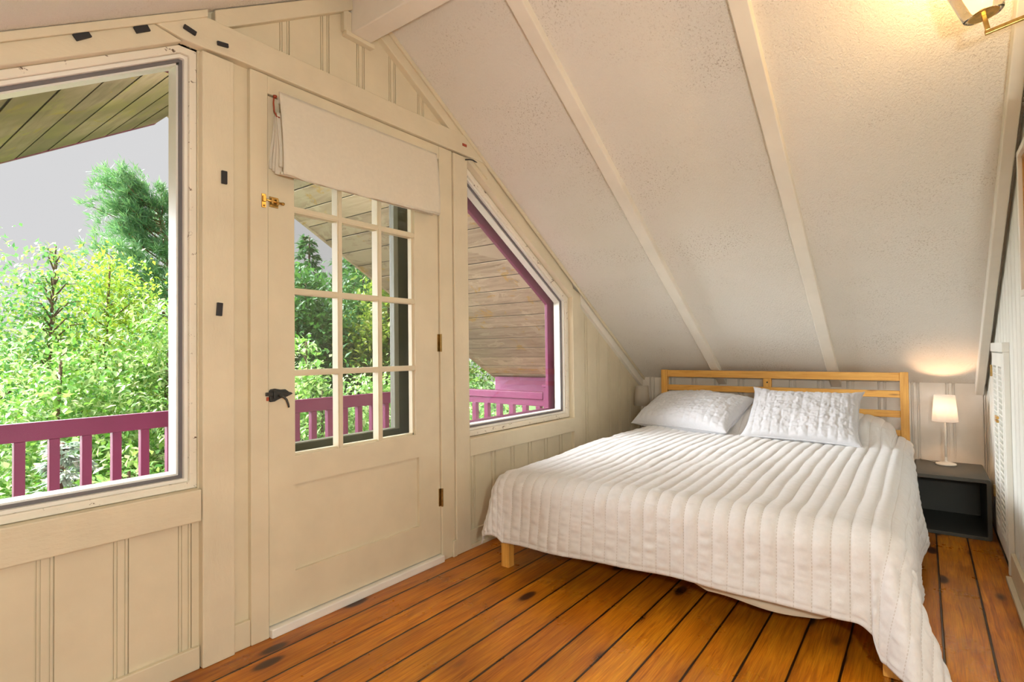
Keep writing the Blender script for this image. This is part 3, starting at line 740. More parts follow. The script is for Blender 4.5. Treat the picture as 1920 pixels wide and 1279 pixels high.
# ------------------------------------------------------------------ quilted pillows
def pillow(name, label, c, ux, uy, W_, H_, T, seed, horn, dent, sag=0):
    """c centre, ux along the width, uy up the pillow, thickness along ux x uy"""
    c = np.array(c); ux = np.array(ux, float); ux /= np.linalg.norm(ux); uy = np.array(uy, float); uy -= ux*(uy@ux); uy /= np.linalg.norm(uy); un = np.cross(ux, uy)
    n, m = 150, 110
    a = np.linspace(-1, 1, n); b = np.linspace(-1, 1, m); A, Bq = np.meshgrid(a, b, indexing='ij')
    X = A*W_/2*(1-.070*horn*(1-Bq**4)*np.abs(A)**3*1.0)
    Y = Bq*H_/2*(1-np.where(Bq > 0, dent, .06)*(1-np.abs(A)**2.2)*np.abs(Bq)**3)
    Y = Y - sag*(1-A*A)*(Bq+1)/2*.5
    body = np.maximum((1-np.abs(A)**2.6)*(1-np.abs(Bq)**2.4), 0)**.5
    r1 = vnoise(A+3, Bq+3, 3.2, 3.2, seed)-.5; r2 = vnoise(A+3, Bq+3, 9, 16, seed+1)-.5; r3 = vnoise(A+3, Bq+3, 24, 11, seed+2)-.5; r4 = vnoise(A+3, Bq+3, 40, 26, seed+5)-.5
    ch = np.abs(np.sin(PI*(X+.004*r2)/.052))**.5
    h = T/2*body + body**.6*(.016*r1+.007*r2+.0065*r3+.0045*r4) + .0060*ch*np.clip((1-np.maximum(np.abs(A), np.abs(Bq)))/.06, 0, 1)
    back = -T/2*body*.9
    rim = .0035
    def pos(Z): return c + X[..., None]*ux + Y[..., None]*uy + Z[..., None]*un
    F = pos(h+rim); G = pos(back-rim)
    v = np.concatenate([F.reshape(-1, 3), G.reshape(-1, 3)]); f1 = gridfaces(n, m); f2 = gridfaces(n, m)[:, ::-1]+n*m
    idx = np.arange(n*m).reshape(n, m); loop = np.concatenate([idx[:, 0], idx[-1, 1:], idx[-2::-1, -1], idx[0, -2:0:-1]])
    l2 = np.roll(loop, -1); f3 = np.stack([loop, loop+n*m, l2+n*m, l2], 1)
    f = np.concatenate([f1, f2, f3])
    root = tag(npmesh(name, v, f, M['pillow_linen']), label, 'pillow', 'quilted pillows on the bed')
    pts = [((F.reshape(-1, 3)[i]+G.reshape(-1, 3)[i])/2) for i in loop]; pts.append(pts[0])
    mb = MB(); mb.tube(pts[::2]+[pts[0]], .0048, 6, False); put(mb.build('piping', M['pillow_linen'], None, 0, True), root)
    return root
def span(c0, c1): return np.array(c1)-np.array(c0)
# corners in metres: bottom-left, bottom-right, top-left, top-right as seen from the room
def pillow4(label, bl_, br, tl, tr, T, seed, horn, dent, sag=0):
    bl_, br, tl, tr = map(np.array, (bl_, br, tl, tr)); c = (bl_+br+tl+tr)/4
    ux = (br+tr-bl_-tl)/2; uy = (tl+tr-bl_-br)/2
    n = np.cross(ux, uy)
    return pillow('pillow', label, c, ux, uy, np.linalg.norm(ux), np.linalg.norm(uy), T, seed, horn, dent, sag)
pillow4('white quilted pillow with pointed corners propped upright, right half of the bed', (3.66, -1.045, .505), (3.70, -1.70, .490), (4.10, -1.040, .790), (4.12, -1.69, .775), .13, 11, 1.2, .40)
pillow4('flatter white quilted pillow lying back, left half of the bed', (3.84, -.250, .525), (3.62, -1.000, .510), (4.20, -.310, .695), (4.08, -1.030, .715), .21, 23, .6, .05)

# ------------------------------------------------------------------ bedside tables
def box_table(x0, x1, y0, y1, h, label, name):
    r = thing(name, label, 'nightstand', ((x0+x1)/2, (y0+y1)/2, 0)); t_ = .020
    mb = MB()
    prof = []
    y0, y1 = min(y0, y1), max(y0, y1)
    def rr(a, b, c, d, rad, k=6):
        P = []
        for cx, cz, s in ((b-rad, c+rad, -90), (b-rad, d-rad, 0), (a+rad, d-rad, 90), (a+rad, c+rad, 180)):
            for i in range(k+1):
                g = math.radians(s+90*i/k); P.append((cx+rad*math.cos(g), cz+rad*math.sin(g)))
        return P
    O = rr(y0, y1, .0005, h, .014); I = rr(y0+t_, y1-t_, t_, h-t_, .006); n = len(O)
    v = [(x, p[0], p[1]) for x in (x0, x1) for q in (O, I) for p in q]; f = []
    for k in range(n):
        j = (k+1) % n
        f += [(k, j, n+j, n+k)[::-1], (2*n+k, 2*n+j, 3*n+j, 3*n+k), (k, j, 2*n+j, 2*n+k), (n+k, n+j, 3*n+j, 3*n+k)[::-1]]
    mb.add(v, f); put(mb.build('carcass', M['grey_table'], None, .0015), r)
    mb = MB(); mb.box(x1-.016, x1-.004, y0+t_, y1-t_, t_, h-t_); put(mb.build('back_panel', M['grey_table'], None, 0), r)
    return r
box_table(3.93, 4.425, -2.272, -1.930, .331, 'dark grey open-front cube nightstand right of the bed', 'nightstand')
box_table(4.10, 4.47, -.226, -.036, .331, 'narrow grey open table in the far corner under the unlit lamp', 'nightstand')

def table_lamp(x, y, z, label, lit):
    r = thing('table_lamp', label, 'lamp', (x, y, z), 'matching white table lamps')
    def L(mb, name, mat, sm=True): return put(mb.build(name, M[mat], None, 0, sm), r)
    mb = MB(); mb.lathe((x, y, z+.0005), [(.050, 0), (.054, .004), (.050, .010), (.030, .017), (.012, .022), (.007, .030), (.006, .05)], seg=40); L(mb, 'base', 'lamp_white')
    mb = MB(); mb.tube([(x, y, z+.04), (x, y, z+.16), (x, y, z+.285)], [.0062, .0052, .0048], 12); L(mb, 'stem', 'lamp_white')
    h0, h1, r0, r1 = z+.268, z+.428, .0655, .0525
    mb = MB(); mb.lathe((x, y, 0), [(r0, h0), (r1, h1), (r1-.0015, h1), (r0-.0015, h0)], seg=48, closed=True); L(mb, 'lamp_shade', 'lampshade_lit' if lit else 'lampshade_fabric')
    mb = MB(); mb.lathe((x, y, z+.270), [(.012, 0), (.013, .027), (.010, .031)], seg=16)
    for k in range(3):
        a = k*2.094+.4; mb.tube([(x+.010*math.cos(a), y+.010*math.sin(a), z+.300), (x+.0615*math.cos(a), y+.0615*math.sin(a), z+.300)], .0012, 6)
    so_ = L(mb, 'socket', 'lamp_white')
    mb = MB(); mb.lathe((x, y, z+.302), [(.007, 0), (.011, .006), (.013, .014), (.010, .022), (.003, .027)], seg=20)
    sub(mb.build('bulb', M['bulb_glow' if lit else 'lampshade_fabric'], None, 0, True), so_)
    mb = MB(); s = 1 if lit else -1
    mb.tube([(x+.03, y+.02*s, z+.005), (x+.07, y+.055*s, z+.004), (x+.10, y+.10*s, z+.006), (x+.12, y+.13*s, z+.004)] if lit else [(x+.03, y, z+.005), (x+.08, y-.02, z+.004), (x+.12, y-.03, z+.004)], .0022, 8); L(mb, 'cord', 'lamp_white')
    return r
table_lamp(4.300, -2.090, .331, 'small white table lamp, lit, on the grey nightstand', True)
table_lamp(4.300, -.110, .331, 'small white table lamp, unlit, in the corner left of the headboard', False)
def plight(name, loc, e, col, rad):
    l = bpy.data.lights.new(name, 'POINT'); l.energy = e; l.color = col; l.shadow_soft_size = rad
    o = bpy.data.objects.new(name, l); o.location = loc; COL.objects.link(o); return o
plight('table_lamp_light', (4.300, -2.090, .331+.350), 4.2, (1, .58, .30), .016)

# ------------------------------------------------------------------ wall sconce (top right)
sc_ = thing('wall_sconce', 'brass wall lamp with clear glass shade on the partition', 'lamp', (2.04, RY, 1.95))
th = math.radians(10); E = Vector((2.045, -2.160, 1.950)); aU = Vector((0, math.sin(th), math.cos(th))); aR = Vector((0, -math.cos(th), math.sin(th)))
wl = (RY+.012-E.y)/aR.y
def SC(mb, name, mat, sm=False, bevel=.0012): return put(mb.build(name, M[mat], None, 0 if sm else bevel, sm), sc_)
mb = MB(); mb.obox(E+aR*(wl/2-.004), (1, 0, 0), aR, aU, .011, wl+.008, .011); mb.obox(E+aU*.028, (1, 0, 0), aU, aR, .011, .045, .011); SC(mb, 'arm', 'brass')
mb = MB(); W0 = E+aR*wl; mb.lathe((W0.x, RY+.0005, W0.z), [(.058, 0), (.058, .010), (.050, .014), (.0, .014)], (0, 1, 0), 40); SC(mb, 'wall_plate', 'brass')
cB = E+aU*.050
mb = MB(); mb.lathe(cB, [(.034, 0), (.036, .002), (.036, .008), (.033, .010)], aU, 40); shh = SC(mb, 'shade_holder', 'brass')
mb = MB(); mb.lathe(cB+aU*.0105, [(.020, 0), (.026, .020), (.034, .060), (.040, .105), (.038, .105), (.032, .060), (.024, .020), (.018, .003)], aU, 36); sub(mb.build('inner_diffuser', M['bulb_glow'], None, 0, True), shh)
mb = MB(); mb.lathe(cB+aU*.0005, [(.0375, 0), (.046, .004), (.052, .030), (.062, .080), (.074, .135), (.071, .135), (.059, .080), (.049, .030), (.044, .008), (.0375, .004)], aU, 44, True); SC(mb, 'glass_shade', 'shade_glass', True)
LS = cB+aU*.16+Vector((0, .0, 0))
plight('wall_sconce_light', LS, 9, (1, .62, .24), .03)

# ------------------------------------------------------------------ picture on the partition
pf = thing('picture_frame', 'white framed picture hanging on the right partition', 'picture', (2.25, RY, 1.49))
fx0, fx1, fz0, fz1 = 1.93, 2.622, 1.232, 1.745
P4 = [(fx0, fz0), (fx1, fz0), (fx1, fz1), (fx0, fz1)]
mb = MB(); mb.ring_xz(P4[::1], inset(P4, .022), RY+.034, RY+.001); fr_ = put(mb.build('frame', M['white_gloss'], None, .002), pf)
Pi = inset(P4, .0222); mb = MB(); mb.ring_xz(Pi, inset(Pi, .012), RY+.022, RY+.0015); sub(mb.build('inner_slip', M['frame_oak'], None, .001), fr_)
mb = MB(); mb.prism_xz(inset(Pi, .0122), RY+.006, RY+.012); put(mb.build('picture', M['picture'], None, 0), pf)

# ------------------------------------------------------------------ louvred access door in the partition
ld = thing('door_3', 'small white louvred door low in the right partition', 'door', (3.6, RY, .1), kind='structure')
def LD(mb, name, mat, bevel=.002): return put(mb.build(name, M[mat], None, bevel), ld)
y0 = RY+.0005
mb = MB(); mb.box(3.335, 3.86, y0, y0+.026, 1.030, 1.075); LD(mb, 'head_casing', 'white_partition')
mb = MB(); mb.box(3.335, 3.362, y0, y0+.022, .02, 1.0295); LD(mb, 'side_casing', 'white_partition')
mb = MB(); mb.box(3.83, 3.862, y0, y0+.022, .10, 1.0295); LD(mb, 'side_casing', 'white_partition')
def leaf_(x0, x1):
    mb = MB(); mb.box(x0, x0+.040, y0, y0+.024, .085, 1.024).box(x1-.036, x1, y0, y0+.024, .085, 1.024).box(x0+.040, x1-.036, y0, y0+.024, .085, .150).box(x0+.040, x1-.036, y0, y0+.024, .960, 1.024); lf = LD(mb, 'leaf_frame', 'white_partition')
    mb = MB(); k = 0; z = .165
    while z < .955:
        mb.obox(((x0+x1)/2+.002, y0+.012, z), (1, 0, 0), (0, .62, .785), (0, -.785, .62), x1-x0-.077, .035, .005); z += .0275
    sub(mb.build('louvre_slats', M['white_partition']), lf)
    mb = MB(); mb.box(x0+.040, x1-.036, y0, y0+.001, .15, .96); sub(mb.build('backing', M['white_partition']), lf)
leaf_(3.366, 3.595); leaf_(3.598, 3.827)
for z in (.93, .30):
    mb = MB(); mb.tube([(3.829, y0+.028, z-.03), (3.829, y0+.028, z+.03)], .005, 8).box(3.815, 3.829, y0+.0243, y0+.027, z-.028, z+.028); LD(mb, 'hinge', 'brass_old', 0)
for z in (.708, .690):
    mb = MB(); mb.box(3.560, 3.640, y0+.0245, y0+.034, z-.006, z+.006); LD(mb, 'latch', 'brass', .001)

# ------------------------------------------------------------------ outdoors: roof overhang, deck, railings
RO = .06
def roofx(x, off): return roof(x)+off
def soffit_side(sgn, y_r, y_e, mat, name, label, off, xe):
    mb = MB(); jb = MB(); c = math.cos(math.atan(SL)); st = .1725*c; x = RX; k = 0; rnd = random.Random(3)
    while abs(x-RX) < xe:
        xn = min(st, xe-abs(x-RX)); a, b = x, x+sgn*(xn-.011)
        if xn < .02: break
        ya = y_r+(y_e-y_r)*abs(a-RX)/xe; yb = y_r+(y_e-y_r)*abs(b-RX)/xe
        j = rnd.uniform(-.0015, .0015)
        za, zb = roof(a)+off+j, roof(b)+off+j
        v = [(a, .141, za), (b, .141, zb), (b, yb, zb), (a, ya, za)]; v += [(p[0], p[1], p[2]+.02) for p in v]
        f = [(0, 1, 2, 3), (7, 6, 5, 4), (0, 4, 5, 1), (1, 5, 6, 2), (2, 6, 7, 3), (3, 7, 4, 0)]
        if sgn > 0: f = [q[::-1] for q in f]
        mb.add(v, f)
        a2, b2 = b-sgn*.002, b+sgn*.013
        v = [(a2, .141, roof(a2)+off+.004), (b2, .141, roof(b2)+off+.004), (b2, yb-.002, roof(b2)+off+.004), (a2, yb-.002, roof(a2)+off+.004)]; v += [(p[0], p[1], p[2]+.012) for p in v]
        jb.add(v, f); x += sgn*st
    so = struct(name, mb, mat, label, 'soffit')
    jb.build('gap_shade_strip', M['gap_shade_dark'], so)  # dark strips set into the board gaps as painted shade
    # roof deck above the boards and barge board on the outer edge
    a, b = RX, RX+sgn*xe
    v = [(a, .0, roof(a)+off+.021), (b, .0, roof(b)+off+.021), (b, y_e, roof(b)+off+.021), (a, y_r, roof(a)+off+.021)]; v += [(p[0], p[1], p[2]+.06) for p in v]
    f = [(0, 1, 2, 3), (7, 6, 5, 4), (0, 4, 5, 1), (1, 5, 6, 2), (2, 6, 7, 3), (3, 7, 4, 0)]
    if sgn > 0: f = [q[::-1] for q in f]
    mb = MB(); mb.add(v, f); struct('roof', mb, M['roof_brown'], 'brown roof deck over the balcony, ' + ('right' if sgn > 0 else 'left') + ' slope', 'roof')
    v = [(a, y_r, roof(a)+off-.004), (b, y_e, roof(b)+off-.004), (b, y_e+.03, roof(b)+off-.004), (a, y_r+.03, roof(a)+off-.004)]; v += [(p[0], p[1], p[2]+.12) for p in v]
    mb = MB(); mb.add(v, f); struct('trim_%d' % (41 if sgn > 0 else 42), mb, M['purple_paint' if sgn < 0 else 'soffit_tan'], 'barge board along the ' + ('right' if sgn > 0 else 'left') + ' edge of the roof overhang', 'barge board')
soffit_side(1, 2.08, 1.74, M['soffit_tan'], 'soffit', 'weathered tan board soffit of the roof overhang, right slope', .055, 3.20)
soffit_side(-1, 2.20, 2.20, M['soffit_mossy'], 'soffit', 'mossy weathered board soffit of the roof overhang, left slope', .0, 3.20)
mb = MB(); mb.box(4.60, 4.66, .10, 1.70, .50, .79); struct('trim_43', mb, M['purple_siding'], 'purple board under the eave beyond the railing', 'eave board', bevel=.004)
mb = MB(); mb.box(1.61, 1.70, 2.12, 2.20, 2.46, 2.64); struct('trim_44', mb, M['purple_paint'], 'small purple bracket at the end of the overhang', 'bracket', bevel=.004)
# outer face of the gable
mb = MB()
mb.box(-1.6, -.33, .1405, .155, -.3, .9); struct('trim_45', mb, M['purple_siding'], 'purple siding on the outside of the gable, left end', 'siding')
mb = MB(); n = 0
y = .17
while y < 1.45:
    mb.box(-1.9, 3.44, y, y+.134, -.16, -.125); y += .140
struct('deck', mb, M['deck_paint'], 'painted plank balcony deck outside the door', 'deck', bevel=.003)
def railing(name, label, along_x, a0, a1, c, start, n, step, post):
    r = thing(name, label, 'railing', ((a0+a1)/2 if along_x else c, c if along_x else (a0+a1)/2, -.125))
    def R(mb, nm, bv=.003): return put(mb.build(nm, M['purple_paint'], None, bv), r)
    def bx(a, b, d0, d1, z0, z1):
        m = MB(); return m.box(a, b, c+d0, c+d1, z0, z1) if along_x else m.box(c+d0, c+d1, a, b, z0, z1)
    if along_x:
        R(bx(a0, a1, .0, .038, .672, .757), 'top_rail'); R(bx(a0, a1, .0, .040, -.03, .03), 'bottom_rail')
    else:
        R(bx(a0, a1, -.012, .060, .705, .757), 'top_rail'); R(bx(a0, a1, .0, .038, .655, .7045), 'sub_rail'); R(bx(a0, a1, .0, .040, -.03, .03), 'bottom_rail')
    for k in range(n):
        q = start + step*k
        R(bx(q-.020, q+.020, .0005, .0375, .0305, .6715 if along_x else .6545), 'baluster', .002)
    for p in post:
        R(bx(p-.03, p+.03, -.010, .055, -.124, .795), 'post'); R(bx(p-.036, p+.036, -.016, .061, .7955, .815), 'post_cap')
    return r
railing('railing', 'purple balcony railing running along the front of the deck', True, -1.6, 3.33, 1.300, .647-.1255*14, 33, .1255, ())
railing('railing', 'purple side railing between the right window and the deck corner', False, .238, 1.335, 3.345, .29, 8, .1245, (.205,))
mb = MB(); mb.v = []; 
gv = []; gf = []; G = 30
for i in range(G+1):
    for j in range(G+1):
        x = -20+50*i/G; y = .3+45*j/G
        gv.append((x, y, -3.0+.05*math.sin(x)*math.cos(y*.7)+max(0, y-9)*.14))
for i in range(G):
    for j in range(G):
        a = i*(G+1)+j; gf.append((a, a+G+1, a+G+2, a+1))
tag(npmesh('ground', gv, gf, M['ground']), 'grassy slope below the balcony', 'ground', kind='structure')
mb = MB(); mb.box(-1.6, 4.6, .0, 1.4, -3.1, -.17); struct('wall_lower', mb, M['purple_siding'], 'lower storey of the house under the deck', 'wall')

# ------------------------------------------------------------------ trees and shrubs
def rnd_dirs(n, r):
    d = r.normal(size=(n, 3)); return d/np.linalg.norm(d, axis=1, keepdims=True)
def leaf_quads(P, D, Nn, L, Wd, r):
    """pointed leaf blades folded along the midrib: P base, D direction, Nn normal"""
    n = len(P); L = L*(.7+.6*r.random((n, 1))); Wd = Wd*(.7+.6*r.random((n, 1)))
    S = np.cross(D, Nn); S /= np.maximum(np.linalg.norm(S, axis=1, keepdims=True), 1e-6); U = np.cross(S, D)
    a = P; m1 = P+D*L*.45; t = P+D*L-U*L*.12; l = P+D*L*.42+S*Wd*.5+U*Wd*.16; q = P+D*L*.42-S*Wd*.5+U*Wd*.16
    v = np.stack([a, l, t, q, m1-U*Wd*.05], 1).reshape(-1, 3); b = np.arange(n)[:, None]*5
    f = np.concatenate([b+np.array([[0, 4, 2, 1]]), b+np.array([[0, 3, 2, 4]])])
    return v, f
def trunk(mb, base, top, r0, lean=0, rnd=None):
    b = Vector(base); t = Vector(top); pts = []
    for k in range(7):
        w = k/6; p = b.lerp(t, w); pts.append((p.x+.04*math.sin(w*5+b.x), p.y+.04*math.cos(w*4+b.y), p.z))
    mb.tube(pts, [r0*(1-.8*k/6) for k in range(7)], 7)
    return pts
def broadleaf(label, cx, cy, z0, z1, rx, ry, n, leaf, mat, seed, cat='tree', name='leafy_tree', group=None, top=1.0, gb=-3.0, lw=.55):
    r = np.random.default_rng(seed); root = thing(name, label, cat, (cx, cy, gb), group)
    mb = MB(); zc = (z0+z1)/2; H = (z1-z0)/2
    pts = trunk(mb, (cx, cy, gb), (cx, cy, z1-.12*H), .02+.012*(z1-z0))
    m = max(40, n//22)
    d = rnd_dirs(m, r); rad = r.random((m, 1))**.42
    C = d*rad*np.array([rx, ry, H]); hz = C[:, 2]/H
    sh = np.where(hz > 0, (1-np.clip(hz, 0, 1)**1.5*.55*top), 1.0)
    C[:, 0] *= sh; C[:, 1] *= sh
    C += np.array([cx, cy, zc])
    for k in range(0, m, max(1, m//26)):
        p = C[k]; hd = math.hypot(p[0]-cx, p[1]-cy); w = min(.97, max(.05, (p[2]-.6*hd-.05-gb)/(z1-.12*H-gb))); i = min(5, int(w*6)); s = Vector(pts[i]).lerp(Vector(pts[i+1]), w*6-i)
        mid = s.lerp(Vector(p), .55)+Vector((0, 0, .06)); mb.tube([s, mid, Vector(p)], [.009, .006, .003], 5, False)
    put(mb.build('trunk', M['bark'], None, 0, True), root)
    per = n//m+1; idx = np.repeat(np.arange(m), per)[:n]
    sg = .16*min(rx, H)+.05
    tw = rnd_dirs(m, r); tw[:, 2] = np.abs(tw[:, 2])*.6; 
    s = r.normal(size=(n, 1))
    P = C[idx] + tw[idx]*s*sg*1.2 + r.normal(size=(n, 3))*sg*np.array([.62, .62, .45])
    out = P-np.array([cx, cy, zc]); out /= np.maximum(np.linalg.norm(out, axis=1, keepdims=True), .01)
    D = out*.55+rnd_dirs(n, r)*.9+np.array([0, 0, -.25]); D /= np.linalg.norm(D, axis=1, keepdims=True)
    Nn = np.array([0, 0, 1.0])+rnd_dirs(n, r)*.55
    v, f = leaf_quads(P, D, Nn, leaf, leaf*lw, r)
    put(npmesh('foliage', v, f, M[mat], smooth=False), root); return root
def conifer(label, cx, cy, z0, z1, R_, nb, mat, seed, per=60, nl=.10, group=None, droop=.25, gb=-3.0, name='conifer_tree'):
    r = np.random.default_rng(seed); root = thing(name, label, 'tree', (cx, cy, gb), group)
    mb = MB(); trunk(mb, (cx, cy, gb), (cx, cy, z1), .03+.018*(z1-z0))
    PP = []; DD = []
    for k in range(nb):
        w = (k+r.random())/nb; z = z0+(z1-z0)*w; L = R_*(1-w)**.8*(.65+.5*r.random())+.06*R_
        a = k*2.399+r.random()*.5; dr = np.array([math.cos(a), math.sin(a), 0]); tipz = -droop*L*(1-w)+.25*L*w
        base = np.array([cx, cy, z]); tip = base+dr*L+np.array([0, 0, tipz])
        if k % 2 == 0: mb.tube([base, base*.5+tip*.5+np.array([0, 0, .03*L]), tip], [.012+.004*L, .008, .002], 5, False)
        q = int(per*(.35+.65*L/R_)); s = r.random((q, 1))**.7; sd = (r.random((q, 1))-.5)*2
        lat = np.array([-dr[1], dr[0], 0])
        P = base+(tip-base)*s+lat*sd*L*.30*(1.05-s)+np.array([0, 0, 1])*(.10*L*s*(1-s)-.05*L*np.abs(sd)*s)+r.normal(size=(q, 3))*.025*R_
        D = dr*.7+lat*sd*.8+np.array([0, 0, -.15])+r.normal(size=(q, 3))*.25
        PP.append(P); DD.append(D)
    put(mb.build('trunk', M['bark'], None, 0, True), root)
    P = np.concatenate(PP); D = np.concatenate(DD); D /= np.linalg.norm(D, axis=1, keepdims=True)
    v, f = leaf_quads(P, D, np.array([0, 0, 1.0])+rnd_dirs(len(P), r)*.5, nl, nl*.30, r)
    put(npmesh('foliage', v, f, M[mat], smooth=False), root); return root
def windswept_pine(label, base, mid, top, seed):
    r = np.random.default_rng(seed); root = thing('pine_tree', label, 'tree', (base[0], base[1], -3.0))
    mb = MB(); b, m, t_ = map(Vector, (base, mid, top)); pts = []
    for k in range(11):
        w = k/10; p = b*(1-w)**2+m*2*w*(1-w)+t_*w*w; pts.append(p)
    mb.tube(pts, [.17*(1-.85*k/10) for k in range(11)], 8)
    PP = []; DD = []
    for k in range(84):
        w = .30+.70*k/84; i = min(9, int(w*10)); s = pts[i].lerp(pts[i+1], w*10-i)
        left = r.random() < .72
        L = (2.2*(1.10-w)+.75)*(.55+.5*r.random())*(1 if left else .8)
        a = PI+r.normal()*.75 if left else r.random()*2*PI
        d = np.array([math.cos(a), math.sin(a)*.9, .12+.40*w+.10*r.normal()]); d /= np.linalg.norm(d)
        bs = np.array(s[:]); tip = bs+d*L
        mb.tube([bs, bs*.5+tip*.5-np.array([0, 0, .05*L]), tip], [.022, .014, .004], 5, False)
        ntuft = int(13*L/1.0)+5
        for q in range(ntuft):
            w2 = .28+.72*(q+r.random())/ntuft; c = bs+(tip-bs)*w2+r.normal(size=3)*.085*L**.5
            nn = 26; dd = d*.75+np.array([0, 0, .22])+r.normal(size=(nn, 3))*.48
            PP.append(np.repeat(c[None], nn, 0)+r.normal(size=(nn, 3))*.035); DD.append(dd)
    put(mb.build('trunk', M['pine_bark'], None, 0, True), root)
    P = np.concatenate(PP); D = np.concatenate(DD); D /= np.linalg.norm(D, axis=1, keepdims=True)
    v, f = leaf_quads(P, D, rnd_dirs(len(P), r), .15, .017, r)
    put(npmesh('foliage', v, f, M['needle_pine'], smooth=False), root); return root

# seen through the left window
broadleaf('birch-like tree with small blue-green leaves at the left edge of the left window', 1.10, 4.9, -1.6, 2.02, 1.05, .8, 20000, .052, 'leaf_birch', 1, group=None)
broadleaf('slim leafy sapling rising above the bushes in the left window', 1.52, 4.55, .9, 2.18, .26, .26, 900, .058, 'leaf_birch', 2, name='sapling')
broadleaf('yellow-green maple with a rounded crown in front of the pine', 2.12, 5.2, -.6, 2.25, .75, .6, 11000, .058, 'leaf_maple', 3)
broadleaf('bright leafy bush filling the middle of the left window', 1.35, 3.6, -2.2, 1.25, .95, .65, 19000, .060, 'leaf_bright', 4, cat='bush', name='bush')
broadleaf('bright long-leaved bush at the right edge of the left window', 2.35, 4.2, -2.2, 1.66, .95, .7, 19000, .072, 'leaf_bright', 5, cat='bush', name='bush', lw=.4)
broadleaf('deep green bush low behind the railing in the left window', 1.55, 2.75, -2.6, .38, .95, .5, 11000, .066, 'leaf_bright', 6, cat='bush', name='bush')
conifer('pale blue spruce low behind the balusters in the left window', 1.06, 2.30, -1.9, .52, .62, 60, 'needle_blue', 7, per=210, nl=.066, droop=.05, name='spruce_tree')
windswept_pine('windswept pine with reddish trunk leaning left above the bushes', (5.05, 11, -3.0), (5.30, 11, 2.9), (4.70, 11, 4.35), 8)
conifer('dark fir standing behind the windswept pine', 6.3, 13.0, -1.0, 5.0, 1.5, 70, 'needle_spruce', 9, per=110, nl=.20)
# seen through the door and the right window
broadleaf('dense dark green tree filling the middle of the door glass', 7.2, 9.3, -2.5, 3.0, 1.7, 1.3, 17000, .15, 'leaf_dark', 10)
broadleaf('large dark tree behind the right panes of the door', 9.6, 10.4, -2.5, 3.6, 1.9, 1.4, 16000, .16, 'leaf_dark', 11)
broadleaf('yellow-green tree seen in the right panes of the door', 8.5, 8.0, -2.5, 3.3, 1.15, 1.0, 8000, .14, 'leaf_olive', 12)
conifer('pointed fir standing against the sky in the door glass', 8.95, 12.0, 0, 4.4, 1.1, 60, 'needle_spruce', 13, per=90, nl=.20)
conifer('taller fir beside the roof edge in the door glass', 10.9, 12.6, 0, 5.4, 1.4, 66, 'needle_spruce', 14, per=100, nl=.22)
broadleaf('pale bush behind the railing in the lower door panes', 4.2, 4.3, -2.5, .78, 1.0, .7, 9000, .085, 'leaf_bright', 15, cat='bush', name='bush')
broadleaf('slender pale sapling standing in the left column of door panes', 4.16, 4.6, .2, 1.30, .20, .2, 520, .085, 'leaf_bright', 16, name='sapling')
broadleaf('leafy bush behind the railing at the right column of door panes', 5.4, 4.6, -2.5, .80, .9, .7, 8000, .085, 'leaf_bright', 17, cat='bush', name='bush')
broadleaf('bright tree between soffit and railing in the right window', 8.9, 6.4, -2.5, 1.75, 1.6, 1.1, 13000, .11, 'leaf_bright', 18)
broadleaf('green bush below the side railing in the right window', 7.2, 4.2, -2.8, .30, 1.5, .9, 10000, .10, 'leaf_bright', 19, cat='bush', name='bush')

# ------------------------------------------------------------------ sky and sun
w = bpy.data.worlds.new('sky'); S.world = w; w.use_nodes = True; nt = w.node_tree; bg = nt.nodes['Background']
tc = nt.nodes.new('ShaderNodeTexCoord'); sp = nt.nodes.new('ShaderNodeSeparateXYZ'); nt.links.new(tc.outputs['Generated'], sp.inputs[0])
rp = nt.nodes.new('ShaderNodeValToRGB'); e = rp.color_ramp.elements; e[0].position = .62; e[0].color = (.69, .69, .70, 1); e[1].position = 1.0; e[1].color = (1.6, 1.6, 1.7, 1)
nt.links.new(sp.outputs[2], rp.inputs[0]); nt.links.new(rp.outputs[0], bg.inputs[0]); bg.inputs[1].default_value = 1.0
def sun(name, d, e, ang, col):
    l = bpy.data.lights.new(name, 'SUN'); l.energy = e; l.angle = math.radians(ang); l.color = col
    o = bpy.data.objects.new(name, l); COL.objects.link(o); o.rotation_euler = Vector(d).to_track_quat('Z', 'Y').to_euler(); return o
sun('sun', (-.45, .30, .9), 12, 4, (1, .97, .9))
sun('bright_overcast_sky', (-.30, .83, .46), 28, 56, (.93, .97, 1))
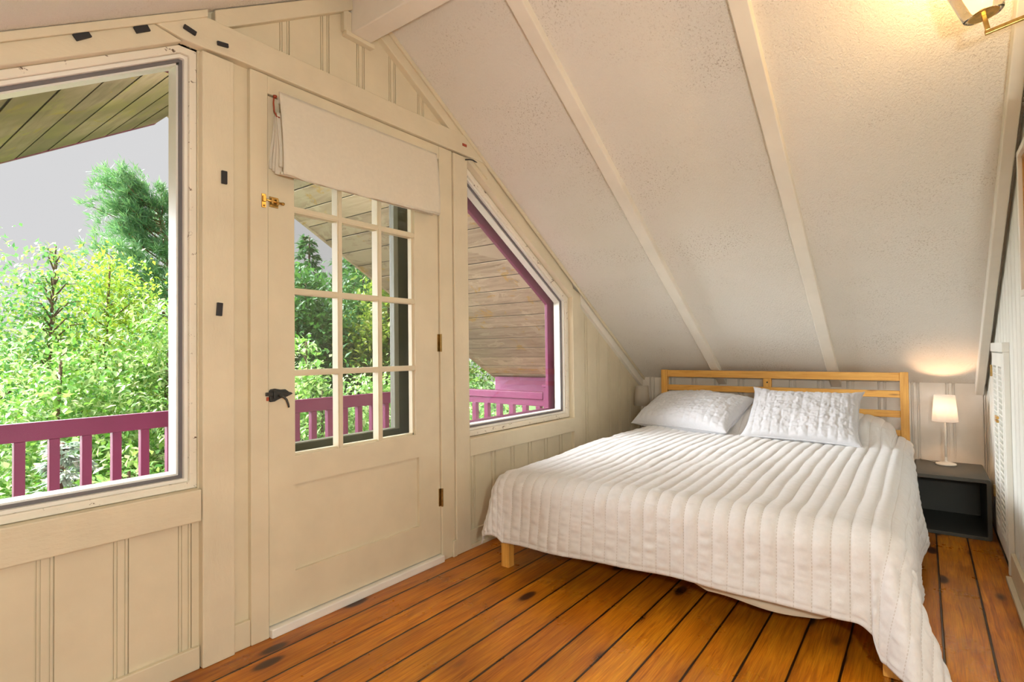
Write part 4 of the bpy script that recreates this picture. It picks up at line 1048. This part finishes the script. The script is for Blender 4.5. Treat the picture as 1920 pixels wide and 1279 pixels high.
# added, unseen fill lamp hanging in the part of the attic behind the camera
def fill(x, y, z, e, lab):
    r = thing('fill_lamp', lab, 'lamp', (x, y, z))
    mb = MB(); mb.tube([(x, y, z+.12), (x, y, roof(x)-.002)], .004, 8); put(mb.build('cord', M['lamp_white'], None), r)
    mb = MB(); mb.lathe((x, y, z+.12), [(.018, 0), (.020, -.045), (.012, -.05)], seg=20); put(mb.build('socket', M['brass'], None, 0, True), r)
    plight('fill_lamp_light', (x, y, z), e, (.97, 1, .91), .06)
fill(.0, -2.38, 1.20, 88, 'added unseen bare bulb pendant lamp hanging just behind the viewpoint')
# added, unseen lamp to brighten the soffit, under the ridge of the overhang
po = thing('soffit_fill_lamp', 'small added fill lamp, unseen, under the ridge of the roof overhang', 'lamp', (1.9, .7, 2.4))
mb = MB(); mb.lathe((1.9, .7, roof(1.9)+.03), [(.05, .0), (.05, -.02), (.02, -.03), (.02, -.08), (.0, -.08)], seg=24); put(mb.build('base', M['brass_old'], None, 0, True), po)
plight('soffit_fill_light', (1.9, .7, 2.24), 38, (1, .93, .80), .08)

# ------------------------------------------------------------------ camera
cam = bpy.data.cameras.new('camera'); co = bpy.data.objects.new('camera', cam); COL.objects.link(co); S.camera = co
cam.sensor_fit = 'HORIZONTAL'; cam.sensor_width = 36; cam.lens = 36*1026/1920; cam.clip_start = .02; cam.clip_end = 200
Rr = ((.60122527, .00817729, .79903773), (-.79899382, .02080134, .60097935), (-.01170668, -.99975019, .01903989))
m3 = Matrix([[Rr[i][0], -Rr[i][1], -Rr[i][2]] for i in range(3)])
co.matrix_world = Matrix.Translation((0, -1.99492, 1.06)) @ m3.to_4x4()

S.view_settings.view_transform = 'Standard'; S.view_settings.look = 'None'; S.view_settings.gamma = 1; S.view_settings.exposure = 0
S.view_settings.use_curve_mapping = False
S.cycles.use_denoising = True
S.cycles.max_bounces = 10; S.cycles.diffuse_bounces = 6; S.cycles.transparent_max_bounces = 24; S.cycles.transmission_bounces = 8
S.cycles.sample_clamp_indirect = 6
